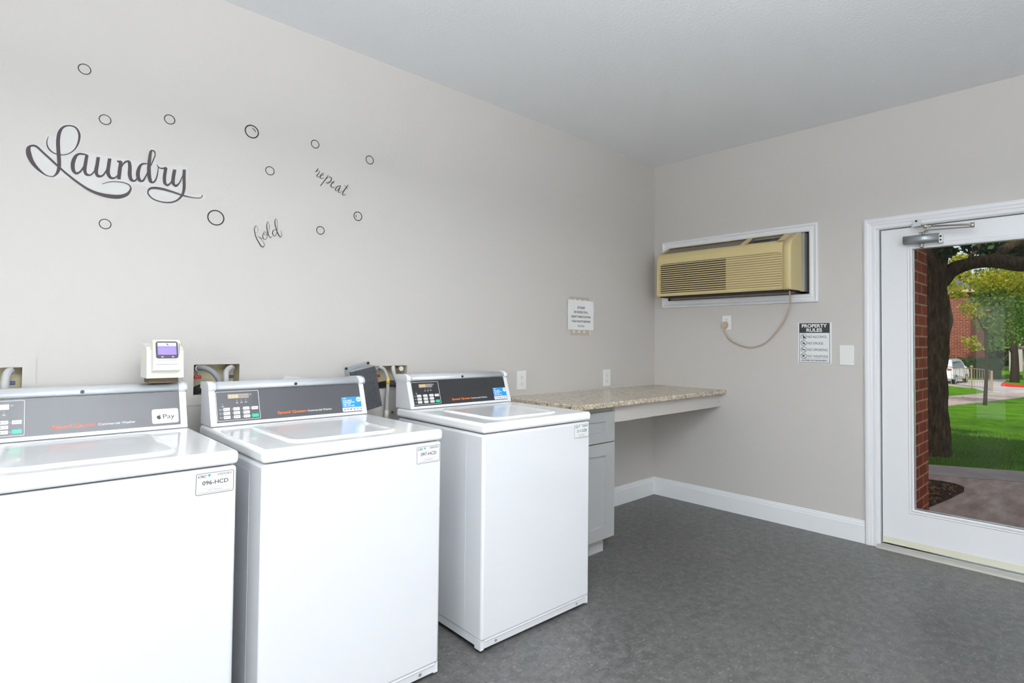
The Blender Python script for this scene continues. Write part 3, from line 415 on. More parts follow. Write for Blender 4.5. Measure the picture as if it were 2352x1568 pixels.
    b.text('Please use this number when requesting service', P0((X0 + X1) / 2, Z1 - .0205), XL, ZU, .0018, M_greyink, .066, 0, .0002, 'CENTER')
    b.text('Visit our website WWW.CSCSW.COM', P0((X0 + X1) / 2 + .001, Z0 + .0175), XL, ZU, .0024, M_greyink, .064, .01, .0002, 'CENTER')
    b.text('1-877-264-6622', P0((X0 + X1) / 2, Z0 + .0105), XL, ZU, .0040, M_greyink, .040, .015, .0002, 'CENTER')
    b.plate([(X0 + .008, Z0 + .005), (X1 - .008, Z0 + .005), (X1 - .008, Z0 + .0062), (X0 + .008, Z0 + .0062)], (0, .0012, 0), XL, ZU, M_greyink, .0002)
    b.obj('asset_label', None, t, 'white service label with a number in bold black')
    # overlay sticker
    b = MB(); O2 = FP(0, 0, .0018)
    if sticker == 'pay':
        b.plate(rrect(.551, .637, .0222, .0775, .007), O2, XL, UF, M_label, .0005)
        b.text('Pay', FP(.586, .0400, .0027), XL, UF, .0175, M_ink, .038, .0)
        ap = [(8, 0), (4, 1), (1, 5), (0, 10), (2, 14), (5, 16), (8, 15), (11, 16), (14, 14), (12, 11), (12.5, 7.5), (15, 5.5), (13, 2), (11, 0)]
        b.plate([(.566 + x * .00095, .0385 + y * .00095) for x, y in ap], FP(0, 0, .0024), XL, UF, M_ink, .0003); b.plate([(.5735, .0550), (.5765, .0555), (.5775, .0585), (.5745, .0580)], FP(0, 0, .0024), XL, UF, M_ink, .0003)
    else:
        b.plate(rrect(.549, .652, .0165, .0840, .004), O2, XL, UF, M_blue, .0005); b.plate(rrect(.549, .652, .0165, .0345, .004, 4, (0, 0, 1, 1)), FP(0, 0, .0022), XL, UF, M_label, .0003)
        h2 = .0028
        b.text('CSC', FP(.5545, .0755, h2), XL, UF, .0048, M_wink, .018, .03)
        for k, tx in enumerate(('FOR BEST', 'EXPERIENCE', 'USE THE', 'CSC GO APP')): b.text(tx, FP(.5545, .0645 - k * .0083, h2), XL, UF, .0055, M_wink, (.044, .056, .036, .054)[k], .035)
        O3 = FP(0, 0, .0024)
        cir = [(.632 + .0125 * math.cos(a), .0700 + .0110 * math.sin(a)) for a in [2 * math.pi * i / 24 for i in range(24)]]; b.plate(cir, O3, XL, UF, M_label, .0003); b.plate([(.620, .0665), (.644, .0665), (.644, .0735), (.620, .0735)], FP(0, 0, .0028), XL, UF, M_lime, .0003)
        for x, mm in ((.560, M_greyink), (.575, M_greyink), (.590, M_bluep), (.606, M_orange1), (.622, M_blue), (.639, M_greyink)):
            b.plate(rrect(x - .0045, x + .0045, .0235, .0285, .0022, 3), FP(0, 0, .0026), XL, UF, mm, .0003)
    b.obj('payment_sticker' if sticker == 'pay' else 'app_sticker', None, ov, 'white rounded sticker reading Pay' if sticker == 'pay' else 'blue app sticker')
    return t
def yellow_mark(t): b = MB(); b.plate([(.492, .0705), (.512, .0735), (.547, .077), (.530, .0725), (.51, .069)], (0, 0, TOP), XL, (0, 1, 0), mat('yellow_paint', (.75, .62, .05), .4), .0006); b.obj('yellow_paint_streak', None, t, 'thin yellow paint streak on the top')
W1 = washer((-4.2736, -.8862, 0), -.0055, 'white top loading washer in the foreground, with the white Pay sticker and number 096-HCD', '096-HCD', M_dark, M_orange1, 'pink', 'pay')
W2 = washer((-3.5507, -.9521, 0), -.0015, 'white top loading washer between the two others, number label 097-HCD', '097-HCD', M_dark, M_orange, '225', 'app')
yellow_mark(W2)
W3 = washer((-2.6743, -.9562, 0), -.0204, 'white top loading washer nearest the granite counter, number label 211-GZB', '211-GZB', M_dark3, M_orange, '225', 'app')
# ------------------------------------------------------------------ card reader on the first washer
def w1(x, y, z): return (-4.2736 + x, -.8862 + y, z)
t = thing('card_reader', w1(.59, .66, 1.131), 'cream card reader with violet screen standing on the back of the foreground washer', 'card reader')
b = MB(); b.prism([(-.062, .019), (.055, .019), (.055, .150), (-.030, .136), (-.052, .120)][::1], lambda y, z: (-.058, y, z), lambda y, z: (.062, y, z)); b.obj('housing', M_cream, t)
MB().box(-.048, .050, -.035, .04, 0, .020, M_acd).obj('mounting_bracket', None, t)
b = MB(); up_ = [(-.060, .040), (-.094, .050), (-.098, .085), (-.076, .158), (-.066, .164), (-.040, .160), (-.03, .05)]
b.prism(up_, lambda y, z: (-.044, y, z), lambda y, z: (.044, y, z), None); b.obj('reader_unit', M_cream, t)
sv = Vector((0, .022, .073)).normalized(); so = Vector((0, -.0985, .086))
nn_ = Vector((1, 0, 0)).cross(sv)
sc_ = MB(); sc_.plate(rrect(-.036, .036, .008, .074, .008), so, XL, sv, M_ink, .0012)
sc_.plate([(-.030, .022), (.030, .022), (.030, .0545), (-.030, .0545)], so + nn_ * .0012, XL, sv, M_screen, .0006); sc_.plate([(-.030, .0555), (.030, .0555), (.030, .0685), (-.030, .0685)], so + nn_ * .0012, XL, sv, M_lcdw, .0006)
for x in (-.016, .018): sc_.plate(rrect(x - .0035, x + .0035, .0125, .0155, .001, 2), so + nn_ * .0012, XL, sv, M_wink, .0005)
sc_.plate([(-.025, .0615), (-.004, .0615), (-.004, .0625), (-.025, .0625)], so + nn_ * .0019, XL, sv, M_greyink, .0003); sc_.plate([(.006, .0600), (.022, .0600), (.022, .061), (.006, .061)], so + nn_ * .0019, XL, sv, M_greyink, .0003); sc_.plate([(.0, .0665), (.005, .060), (.003, .057), (-.002, .064)], so + nn_ * .0019, XL, sv, M_ink, .0003)
sc_.obj('screen', None, t, 'small violet lit screen with a white header')
b = MB(); b.box(-.030, .030, -.0975, -.09, .0865, .0882, M_greyink); b.box(-.034, .034, -.0975, -.09, .071, .0725, M_greyink); b.box(.0385, .0395, -.092, -.085, .07, .15, M_greyink); b.obj('card_slot', None, t)
# ------------------------------------------------------------------ black steel box behind the middle washer
t = thing('coin_box', (-2.800, -.185, 1.055), 'tilted black steel box with grey mounting bar sticking up behind the middle washer', 'metal box')
t.rotation_euler = (0, R(-11.6), R(2))
b = MB(); b.box(-.069, .069, -.002, .058, -.106, .104, None, .002); b.obj('box_body', M_blackm, t)
b = MB(); b.box(-.070, .070, -.003, .060, .103, .106, None, .001); b.box(-.0705, -.0685, .010, .060, -.106, .104); b.obj('box_edge', M_zinc, t, 'bare grey steel edge')
b = MB(); b.box(-.070, .070, .056, .064, .108, .126, None, .003)
for x in (-.060, .062): b.cyl((x, .055, .117), (0, -1, 0), .007, .003, M_black, 12)
b.box(-.02, .02, .058, .064, -.10, .108); b.obj('mounting_bar', M_zinc, t)
# ------------------------------------------------------------------ water supply boxes with their hoses
def supply(fx0, fx1, fz0, fz1, c, label):
    t = thing('water_supply_box', ((fx0 + fx1) / 2, 0, fz0), label, 'supply box', 'recessed water supply boxes'); o = t.location
    b = MB(); X0, X1, Z0, Z1 = c; l = lambda x, y, z: (x - o.x, y, z - o.z)
    outer = [(fx0, fz0), (fx1, fz0), (fx1, fz1), (fx0, fz1)]; inner = [(X0, Z0), (X1, Z0), (X1, Z1), (X0, Z1)]
    b.loft([[l(x, y, z) for x, z in q] for q, y in ((outer, -.0005), (outer, -.004), (inner, -.004), (inner, .002))], None, cap=(False, False), smooth=False); b.obj('face_plate', M_plate_p, t, 'plate painted like the wall')
    b = MB(); g = .0005; X0 += g; X1 -= g; Z0 += g; Z1 -= g
    b.loft([[l(x, y, z) for x, z in [(X0, Z0), (X1, Z0), (X1, Z1), (X0, Z1)]] for y in (0, .085)], None, cap=(False, True), smooth=False); b.obj('recess', M_boxin, t, 'cream plastic recess')
    for i, x in enumerate((X0 + .02, X1 - .032)):
        b = MB(); zz = Z1 - .018 if i else Z1 - .016
        b.cyl(l(x, .06, Z1 - .0), (0, 0, -1), .010, .03, None, 12); b.cyl(l(x, .055, zz), (0, -1, 0), .012, .05, None, 16); b.cyl(l(x, .012, zz), (0, -1, 0), .0135, .010, M_cream, 16); b.obj('valve', M_brass, t)
        b = MB(); b.box(*[v for v in (x - o.x - .016 + .004, x - o.x + .012 + .004)], .02, .035, zz - .047 - o.z, zz - .033 - o.z, None, .002); b.cyl(l(x, .03, zz - .035), (0, 0, 1), .003, .02, M_brass, 8); b.obj('valve_handle', M_bluep if i else M_red, t, 'dark blue handle' if i else 'dark red handle')
    return t
supply(-4.300, -4.038, 1.008, 1.225, BOXES[0], 'recessed water supply box above the foreground washer, cut by the left edge')
supply(-3.564, -3.300, 1.008, 1.222, BOXES[1], 'recessed water supply box between the card reader and the middle washer')
supply(-2.690, -2.417, .985, 1.192, BOXES[2], 'recessed water supply box beside the tilted black steel box')
def hose(pts, r, m, label, cat='hose', extra=None):
    o = Vector(pts[0]); t = MB(); t.tube([Vector(p) - o for p in pts], r, m, 12, 6)
    if extra: extra(t, o)
    q = t.obj('water_hose', None); q.location = o; return tag(q, label, cat, 'washer hoses')
hose([(-4.108, .0, 1.172), (-4.110, -.025, 1.178), (-4.118, -.04, 1.165), (-4.122, -.05, 1.13), (-4.122, -.06, 1.05), (-4.12, -.08, .80)], .0125, M_hosel, 'light grey hose hooking down from the supply box at the left edge')
hose([(-3.501, .0, 1.170), (-3.488, -.030, 1.173), (-3.464, -.048, 1.160), (-3.445, -.055, 1.136), (-3.434, -.058, 1.108), (-3.432, -.058, 1.04), (-3.434, -.058, .80)], .0115, M_hoseg, 'dark grey hose arching right from the red valve behind the middle washer')
hose([(-3.370, .0, 1.168), (-3.385, -.030, 1.170), (-3.402, -.045, 1.155), (-3.406, -.055, 1.12), (-3.400, -.058, 1.04), (-3.395, -.06, .80)], .0115, M_hosel, 'short grey hose dropping from the blue valve behind the middle washer')
hose([(-3.512, .05, 1.062), (-3.49, .0, 1.082), (-3.462, -.06, 1.09), (-3.452, -.11, 1.05), (-3.45, -.125, .80)], .019, M_hosed, 'thick black drain hose leaving the box between the card reader and the middle washer')
def bands(t, o):
    t.tube([Vector(p) - o for p in ((-2.6105, -.0585, 1.098), (-2.610, -.061, 1.080), (-2.611, -.061, 1.062))], .0098, MATS['amber_tape'], 12, 1)
    t.tube([Vector(p) - o for p in ((-2.617, -.066, .925), (-2.619, -.067, .885))], .0125, M_cream, 12, 1)
mat('amber_tape', (.62, .46, .06), .4)
hose([(-2.629, .0, 1.142), (-2.650, -.045, 1.155), (-2.628, -.052, 1.140), (-2.613, -.058, 1.100), (-2.611, -.062, 1.060), (-2.613, -.064, 1.02), (-2.617, -.066, .94), (-2.620, -.068, .86), (-2.622, -.07, .60)], .009, M_hosel, 'thin grey hose with a yellow band hanging between the middle washer and the third', extra=bands)
hose([(-2.540, -.0, 1.140), (-2.560, -.03, 1.152), (-2.574, -.05, 1.148), (-2.568, -.056, 1.11), (-2.553, -.062, 1.07), (-2.547, -.06, 1.02), (-2.545, -.06, .80)], .0105, M_hosel, 'grey hose slanting down behind the console of the third washer')
hose([(-2.60, .055, 1.050), (-2.585, .0, 1.060), (-2.556, -.045, 1.060), (-2.53, -.10, 1.03), (-2.52, -.125, .80)], .018, M_hosed, 'thick dark drain hose bending out of the box beside the tilted black box')
b = MB(); b.cyl((0, 0, 0), (0, -1, 0), .030, .003, M_plate_p, 20); b.cyl((0, 0, 0), (0, -1, 0), .012, .018, M_brass, 14); b.cyl((0, -.012, 0), (0, -1, 0), .008, .008, M_slot, 12)
o = b.obj('gas_stub', None); o.location = (-2.557, -.0005, .904); o.name = 'pipe_stub'; tag(o, 'small round pipe stub low on the wall beside the thin hose', 'pipe fitting')
b = MB(); P_ = [(-.10, 0), (.10, 0), (.10, .060), (-.045, .095), (-.10, .095)]
b.prism([(-.10, -.13), (.10, -.13), (.10, .010), (-.088, .035), (-.10, .02)], lambda x, z: (x, -.002 - z * .12 - .04, z), lambda x, z: (x, -.004 - z * .12 - .04, z)); o = b.obj('paper_sheet', M_label); o.location = (-3.045, .035, 1.09); tag(o, 'white paper sheet slipped behind the middle washer console', 'paper')
# ------------------------------------------------------------------ counter, cabinet, support board
CT = .9375
b = MB(); b.box(-1.752, 0, -.664, -.001, CT - .032, CT, None, .006, 3); o = b.obj('countertop', M_gran); tag(o, 'speckled beige granite folding counter running into the room corner', 'countertop')
t = thing('base_cabinet', (-1.551, -.30, 0), 'grey shaker base cabinet under the left end of the granite counter', 'cabinet')
ox = 1.551
def cb(x0, x1, y0, y1, z0, z1, **k): return (x0 + ox, x1 + ox, y0 + .30, y1 + .30, z0, z1)
MB().box(*cb(-1.750, -1.352, -.598, -.003, .106, CT - .0325)).obj('body', M_cab, t)
MB().box(*cb(-1.750, -1.372, -.548, -.02, 0, .106)).obj('toe_kick', M_cabl, t, 'pale recessed toe kick')
def shaker(name, z0, z1, iz0, iz1):
    b = MB(); x0, x1, ix0, ix1, y = -1.748, -1.3535, -1.664, -1.437, -.620
    L = []
    for (a0, a1, c0, c1, yy_) in ((x0, x1, z0, z1, -.5985), (x0, x1, z0, z1, y), (ix0, ix1, iz0, iz1, y), (ix0 + .002, ix1 - .002, iz0 + .002, iz1 - .002, y + .009)):
        L.append([(a0 + ox, yy_ + .30, c0), (a1 + ox, yy_ + .30, c0), (a1 + ox, yy_ + .30, c1), (a0 + ox, yy_ + .30, c1)])
    b.loft(L, None, cap=(True, True), smooth=False); return b.obj(name, M_cab, t)
shaker('drawer_front', .692, .874, .754, .818); shaker('door', .109, .685, .185, .612)
b = MB(); b.box(-1.3515, -.0005, -.618, -.598, .804, CT - .0325); b.cyl((-.030, -.618, .842), (0, -1, 0), .003, .0015, M_slot, 8); o = b.obj('support_board', mat('board_paint', (.56, .53, .50), .55)); tag(o, 'greige painted board carrying the front of the granite counter', 'board')
# ------------------------------------------------------------------ air conditioner
t = thing('air_conditioner', (-.0, -.70, 1.66), 'old almond wall air conditioner with louvered front in a white framed opening', 'air conditioner'); o = t.location
def A(x, y, z): return (x - o.x, y - o.y, z - o.z)
def abox(b, x0, x1, y0, y1, z0, z1, m=None, bev=0): return b.box(x0 - o.x, x1 - o.x, y0 - o.y, y1 - o.y, z0 - o.z, z1 - o.z, m, bev)
b = MB(); abox(b, -.035, .14, -1.268, -.160, 1.672, 2.088, M_sleeve2); b.obj('sleeve', None, t)
b = MB(); abox(b, -.185, .10, -1.235, -.175, 1.672, 1.684, M_black); abox(b, -.05, .12, -1.20, -.19, 1.659, 1.671, M_sleeve); b.obj('base_pan', None, t, 'black underside with a brown metal rail')
YL, YR = -.150, -1.247
prof = [(-.030, 1.678), (-.218, 1.676), (-.226, 1.690), (-.224, 1.950), (-.219, 1.984), (-.205, 2.010), (-.185, 2.026), (-.060, 2.090), (-.030, 2.094)]
cut = [(-.030, 1.99), (-.178, 1.988), (-.052, 2.078), (-.030, 2.078)]
GY0, GY1, GZ0, GZ1, GR = -.193, -1.188, 1.700, 1.938, .03
b = MB()
# end caps, rounded at the left end
def sec(y, k, dz): return [A(-.03 + (x + .03) * k, y, min(z, 2.094 - dz) if z > 1.9 else z) for x, z in prof]
b.loft([sec(YL, .80, .060), sec(YL - .006, .90, .030), sec(YL - .018, .98, .008), sec(YL - .032, 1, 0)], None, cap=(True, True))
b.loft([sec(-1.190, 1, 0), sec(YR + .014, 1, 0), sec(YR + .004, .985, .003), sec(YR, .955, .008)], None, cap=(True, True))
b.prism([(-.18, 1.99), (-.205, 2.010), (-.185, 2.026), (-.060, 2.090), (-.030, 2.094), (-.03, 2.0)], lambda x, z: A(x, -1.140, z), lambda x, z: A(x, -1.191, z))
# front band above the grille and the lower lip
bandp = [(-.213, 1.940), (-.2245, 1.938), (-.224, 1.950), (-.219, 1.984), (-.205, 2.010), (-.185, 2.026), (-.175, 2.018)]
b.prism(bandp, lambda x, z: A(x, YL - .031, z), lambda x, z: A(x, -1.191, z), None, False)
b.prism([(-.213, 1.678), (-.218, 1.676), (-.226, 1.690), (-.226, 1.700), (-.213, 1.700)], lambda x, z: A(x, YL - .031, z), lambda x, z: A(x, -1.191, z))
b.prism([(-.213, 1.700), (-.2255, 1.700), (-.2245, 1.938), (-.213, 1.938)], lambda x, z: A(x, YL - .031, z), lambda x, z: A(x, GY0, z))
for q in (0, 1):    # rounded upper corners of the grille opening and the top rim
    y0 = GY0 if q == 0 else GY1; s = -1 if q == 0 else 1
    pts = [(y0, GZ1)] + [(y0 + s * (GR - GR * math.cos(R(a))), GZ1 - GR + GR * math.sin(R(a))) for a in (0, 22, 45, 67, 90)]
    b.prism(pts, lambda y, z: A(-.2248, y, z), lambda y, z: A(-.213, y, z))
b.prism([(-.213, 1.678), (-.2255, 1.690), (-.2245, 1.938), (-.213, 1.938)], lambda x, z: A(x, GY1, z), lambda x, z: A(x, -1.191, z))
b.prism([(-.064, 2.088), (-.052, 2.096), (-.030, 2.096), (-.030, 2.086)], lambda x, z: A(x, YL - .031, z), lambda x, z: A(x, -1.151, z))
b.prism([(-.188, 2.024), (-.060, 2.090), (-.056, 2.080), (-.18, 2.010)], lambda x, z: A(x, -.862, z), lambda x, z: A(x, -.900, z))
b.obj('front_cover', M_acb, t)
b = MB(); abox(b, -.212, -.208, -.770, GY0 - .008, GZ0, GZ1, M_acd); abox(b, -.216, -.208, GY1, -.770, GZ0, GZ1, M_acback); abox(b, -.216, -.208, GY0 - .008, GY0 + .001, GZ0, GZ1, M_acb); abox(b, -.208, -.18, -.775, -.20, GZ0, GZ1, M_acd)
n = 14
for i in range(n):
    z = GZ0 + .010 + (GZ1 - GZ0 - .018) * i / (n - 1)
    ya, yb = (GY0, GY1) if i < n - 1 else (GY0 - .014, GY1 + .014)
    b.prism([(-.226, z - .0028), (-.2275, z), (-.225, z + .0028), (-.212, z + .0052), (-.212, z - .0005)], lambda x, zz: A(x, ya, zz), lambda x, zz: A(x, yb, zz), M_acs)
b.obj('louver_grille', None, t, 'lighter horizontal louvers, dark behind at the left')
b = MB(); b.prism([(-.178, 2.018), (-.056, 2.078), (-.056, 2.060), (-.178, 2.000)], lambda x, z: A(x, -.19, z), lambda x, z: A(x, -.862, z), M_acg)
for k in range(5):
    u = .12 + k * .19; x = -.176 + .12 * u; z = 2.019 + .060 * u
    b.prism([(x, z), (x + .008, z + .004), (x + .007, z + .007), (x - .001, z + .003)], lambda x_, z_: A(x_, -.19, z_), lambda x_, z_: A(x_, -.862, z_), M_sleeve)
b.obj('top_vent', None, t, 'brown grey slotted air outlet')
b = MB(); b.prism([(-.176, 2.013), (-.056, 2.070), (-.056, 2.050), (-.176, 1.995)], lambda x, z: A(x, -.90, z), lambda x, z: A(x, -1.151, z), M_acdark)
for k in range(3): b.prism([(-.150 + k * .03, 2.024 + k * .0145), (-.146 + k * .03, 2.026 + k * .0145), (-.146 + k * .03, 2.030 + k * .0145), (-.150 + k * .03, 2.028 + k * .0145)], lambda x_, z_: A(x_, -.93, z_), lambda x_, z_: A(x_, -1.06, z_), M_black)
b.obj('control_recess', None, t, 'dark control recess')
b = MB(); b.tube([A(*p) for p in ((-.150, -1.205, 1.700), (-.120, -1.198, 1.665), (-.060, -1.180, 1.600), (-.030, -1.140, 1.50), (-.016, -1.075, 1.404), (-.012, -.985, 1.312), (-.012, -.897, 1.276), (-.012, -.819, 1.278), (-.014, -.717, 1.320), (-.020, -.670, 1.380), (-.022, -.663, 1.412))], .0055, None, 8, 6)
cord = b.obj('power_cord', M_cord, t, 'tan power cord')
b = MB(); b.prism([(-.660 + .024 * math.cos(a) * (1 if math.sin(a) > -.6 else .62), 1.445 + .026 * math.sin(a) * (1 if math.sin(a) > 0 else 1.25)) for a in [2 * math.pi * k / 20 for k in range(20)]], lambda y, z: A(-.007, y, z), lambda y, z: A(-.030, y, z), None, False); b.obj('plug', M_cord, cord)
# ------------------------------------------------------------------ outlets and switch
def outlet(loc, axis, w_, h_, label, rec=True):
    t = thing('wall_outlet', loc, label, 'outlet', 'white duplex outlets'); b = MB()
    P = (lambda u, z, d: (u, -d, z)) if axis == 'L' else (lambda u, z, d: (-d, -u, z))
    q = rrect(-w_ / 2, w_ / 2, -h_ / 2, h_ / 2, .004, 3)
    b.loft([[P(x, z, .0006) for x, z in q], [P(x, z, .004) for x, z in q], [P(x * .93, z * .96, .006) for x, z in q]], None, smooth=False); pl = b.obj('cover_plate', M_plate, t)
    if rec:
        for zc in (.022, -.022):
            b = MB(); r = rrect(-.0165, .0165, zc - .0165, zc + .0165, .008, 4); b.prism(r, lambda x, z: P(x, z, .0055), lambda x, z: P(x, z, .0072), M_plate)
            for x0, x1, z0, z1 in ((-.0075, -.0055, -.001, .008), (.0055, .0075, -.001, .008), (-.0025, .0025, -.011, -.006)): b.prism([(x0, zc + z0), (x1, zc + z0), (x1, zc + z1), (x0, zc + z1)], lambda x, z: P(x, z, .0072), lambda x, z: P(x, z, .0076), M_slot)
            b.obj('receptacle', None, t)
    return t
outlet((-1.573, 0, 1.038), 'L', .082, .128, 'white duplex outlet above the left end of the granite counter')
outlet((-.6575, 0, 1.020), 'L', .085, .130, 'white duplex outlet over the middle of the granite counter')
outlet((0, -.668, 1.461), 'R', .072, .112, 'white outlet with the tan plug under the air conditioner', True)
t = thing('blank_plate', (0, -1.529, 1.2275), 'white blank cover plate between the rules sign and the door', 'cover plate')
b = MB(); b.box(-.007, -.0005, -.0455, .0455, -.068, .068, None, .003); b.obj('cover_plate', M_plate, t)
for z in (.044, -.044): MB().cyl((-.007, 0, z), (-1, 0, 0), .003, .0008, None, 10).obj('screw', M_button, t)
# ------------------------------------------------------------------ signs
t = thing('rules_sign', (0, -1.322, 1.309), 'white and black PROPERTY RULES sign beside the door', 'sign')
def Rg(u, v_, d=0): return (-d, -u, v_)
b = MB(); b.plate([(-.113, -.142), (.113, -.142), (.113, .142), (-.113, .142)], (-.0006, 0, 0), XR, ZU, M_label, .002); b.obj('sign_board', None, t)
b = MB(); B0 = (-.0027, 0, 0)
ring(b, [(-.103, -.139), (.100, -.139), (.100, .139), (-.103, .139)], [(-.1005, -.1365), (.0975, -.1365), (.0975, .07), (-.1005, .07)], B0, XR, ZU, M_signk, .0004)
b.plate([(-.103, .071), (.100, .071), (.100, .139), (-.103, .139)], B0, XR, ZU, M_signk, .0006)
b.text('PROPERTY', Rg(-.0015, .1085, .0034), XR, ZU, .024, M_wink, .168, .03, .0002, 'CENTER'); b.text('RULES', Rg(-.0015, .0785, .0034), XR, ZU, .024, M_wink, .104, .03, .0002, 'CENTER')
for k, tx in enumerate(('NO ALCOHOL', 'NO DRUGS', 'NO SMOKING', 'NO WEAPONS')):
    z = .0435 - k * .0455; b.text(tx, Rg(-.046, z - .009, .0028), XR, ZU, .018, M_ink, (.128, .103, .132, .134)[k], 0, .0002)
    cx = -.073; cir = lambda r: [(cx + r * math.cos(2 * math.pi * i / 28), z + r * math.sin(2 * math.pi * i / 28)) for i in range(28)]
    ring(b, cir(.0205), cir(.0182), B0, XR, ZU, M_ink, .0006)
    sh = ([(-.004, -.012), (.003, -.012), (.003, .002), (.001, .012), (-.002, .012), (-.004, .002)], [(-.008, -.001), (.004, -.009), (.010, -.002), (-.002, .006)], [(-.013, -.003), (.011, -.003), (.011, .0015), (-.013, .0015)], [(-.011, .004), (.009, .010), (.009, .004), (.0, .002), (-.002, -.010), (-.008, -.009), (-.006, .0)])[k]
    b.plate([(cx + x, z + y) for x, y in sh], B0, XR, ZU, M_ink, .0006)
    if k == 0: b.plate([(cx + .005, z - .010), (cx + .011, z - .010), (cx + .012, z + .001), (cx + .004, z + .001)], B0, XR, ZU, M_ink, .0006)
    if k == 1: [b.plate(rrect(cx + x - .002, cx + x + .002, z + y - .002, z + y + .002, .0018, 2), B0, XR, ZU, M_ink, .0006) for x, y in ((-.009, -.007), (.0, .011), (-.004, -.012))]
    b.plate([(cx - .0145, z + .0125), (cx - .0125, z + .0145), (cx + .0145, z - .0125), (cx + .0125, z - .0145)], B0, XR, ZU, M_ink, .0009)
b.plate([(-.088, -.110), (.086, -.110), (.086, -.1088), (-.088, -.1088)], B0, XR, ZU, M_ink, .0004)
b.text('ALLOWED ON THIS PROPERTY', Rg(-.0015, -.128, .0028), XR, ZU, .0098, M_ink, .174, .03, .0002, 'CENTER'); b.obj('sign_print', None, t)
t = thing('paper_notice', (-.978, 0, 1.50), 'white paper notice about clothes taped to the wall above the counter', 'notice')
b = MB(); nx, nz = 8, 8; g = [[b.bm.verts.new((-.146 + .292 * i / nx, -.004 - .003 * math.sin(i * 1.1 + j) * (j / nz) - .004 * (abs(i - 4) / 4) ** 2, -.110 + .220 * j / nz + (.002 * (1 - i / nx)))) for j in range(nz + 1)] for i in range(nx + 1)]
for i in range(nx):
    for j in range(nz): f = b.bm.faces.new([g[i][j], g[i + 1][j], g[i + 1][j + 1], g[i][j + 1]]); f.smooth = True
b.obj('sheet', M_paper, t)
b = MB()
for k, (tx, w_) in enumerate((('¡PLEASE!', .088), ('BE RESPECTFUL,', .158), ('DON\'T TAKE CLOTHES', .217), ('THAT DON\'T BELONG', .211), ('TO YOU.', .078))):
    b.text(tx, (.0, -.0118, .050 - k * .0345), XL, ZU, .0150, M_ink, w_, .004, .0, 'CENTER')
b.obj('print', None, t)
MB().box(-.116, .098, -.0014, -.0006, .10, .136, M_tape).obj('tape', None, t); MB().box(-.108, .116, -.0014, -.0006, -.151, -.10, M_tape).obj('tape', None, t)
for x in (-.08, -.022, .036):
    MB().box(x, x + .020, -.0022, -.0014, -.132, -.114).obj('tape_sheen', M_tapel, t); MB().box(x + .01, x + .028, -.0022, -.0014, .110, .120).obj('tape_sheen', M_tapel, t)  # sheen of the tape put in as paler boxes
MB().box(.110, .116, -.0024, -.0014, -.148, -.11).obj('tape_sheen', M_wink, t, 'bright strip of sheen painted on the tape')
# ------------------------------------------------------------------ wall decals
def lettering(name, data, m, lift=.0012):
    b = MB()
    for si, s in enumerate(data):
        P1 = [Vector((a, c, 0)) for a, c, e, f in s]; P2 = [Vector((e, f, 0)) for a, c, e, f in s]
        A1, _ = catmull(P1, [0] * len(P1), 6); A2, _ = catmull(P2, [0] * len(P2), 6)
        for i in range(len(A1) - 1):
            a, c, e, f = A1[i], A1[i + 1], A2[i + 1], A2[i]
            v_ = [b.bm.verts.new((q.x - ORG.x, -lift - si * .00012 - h_, q.y - ORG.z)) for q, h_ in ((a, i * .000008), (c, (i + 1) * .000008), (e, (i + 1) * .000008), (f, i * .000008))]
            try: b.bm.faces.new(v_)
            except ValueError: pass
    return b
ORG = Vector((-3.93, 0, 1.70))
t = thing('wall_decal', ORG, 'large black script decal reading Laundry on the left wall', 'wall decal', 'script wall decals')
lettering('x', LAUNDRY, M_decal).obj('lettering', M_decal, t)
b = MB(); fl = [Vector((x, z, 0)) for x, z in FILM[0]]; fl = catmull(fl + fl[:1], [0] * (len(fl) + 1), 4)[0][:-1]; b.bm.faces.new([b.bm.verts.new((p.x - ORG.x, -.0006, p.y - ORG.z)) for p in fl]); b.obj('clear_film', M_film, t, 'shiny clear film around the letters')
for nm, dat, lab in (('fold', FOLD, 'small black script decal reading fold'), ('repeat', REPEAT, 'small slanting black script decal reading repeat')):
    ORG = Vector((dat[0][0][0], 0, dat[0][0][1])); o = lettering(nm, dat, M_decalk).obj('wall_decal', M_decalk); o.location = ORG; tag(o, lab, 'wall decal', 'script wall decals')
BL = ['topmost bubble ring decal, high above the Laundry lettering', 'bubble ring decal just above the L of Laundry', 'bubble ring decal above the ndry of Laundry', 'bubble ring decal below the Laundry lettering at left', 'largest bubble ring decal, just right of the Laundry lettering end', 'large bubble ring decal with an inner arc high at the middle', 'plain bubble ring decal under the large one with the arc', 'small bubble ring decal above the start of repeat', 'small bubble ring decal farthest right, above the end of repeat', 'small bubble ring decal with an inner arc below the end of repeat', 'small bubble ring decal between fold and repeat, lowest on the right']
for i, (x, z, r, th) in enumerate(BUBBLES):
    b = MB(); N = 40; P = lambda rr_, a: (rr_ * math.cos(a), -.0012, rr_ * math.sin(a))
    for k in range(N):
        a, c = 2 * math.pi * k / N, 2 * math.pi * (k + 1) / N; b.face([P(r, a), P(r, c), P(r - th, c), P(r - th, a)])
    if i in (5, 9):
        a0, rr_ = (-.2, .55 * r) if i == 5 else (2.2, .5 * r)
        for k in range(10):
            a, c = a0 + 2 * k / 10, a0 + 2 * (k + 1) / 10; t1 = th * .8 * math.sin(math.pi * (k + .1) / 10.2); t2 = th * .8 * math.sin(math.pi * (k + 1) / 10.2)
            b.face([P(rr_, a), P(rr_, c), P(rr_ - t2, c), P(rr_ - t1, a)])
    o = b.obj('bubble_decal', M_decalk); o.location = (x, 0, z); tag(o, BL[i], 'wall decal', 'bubble ring decals')
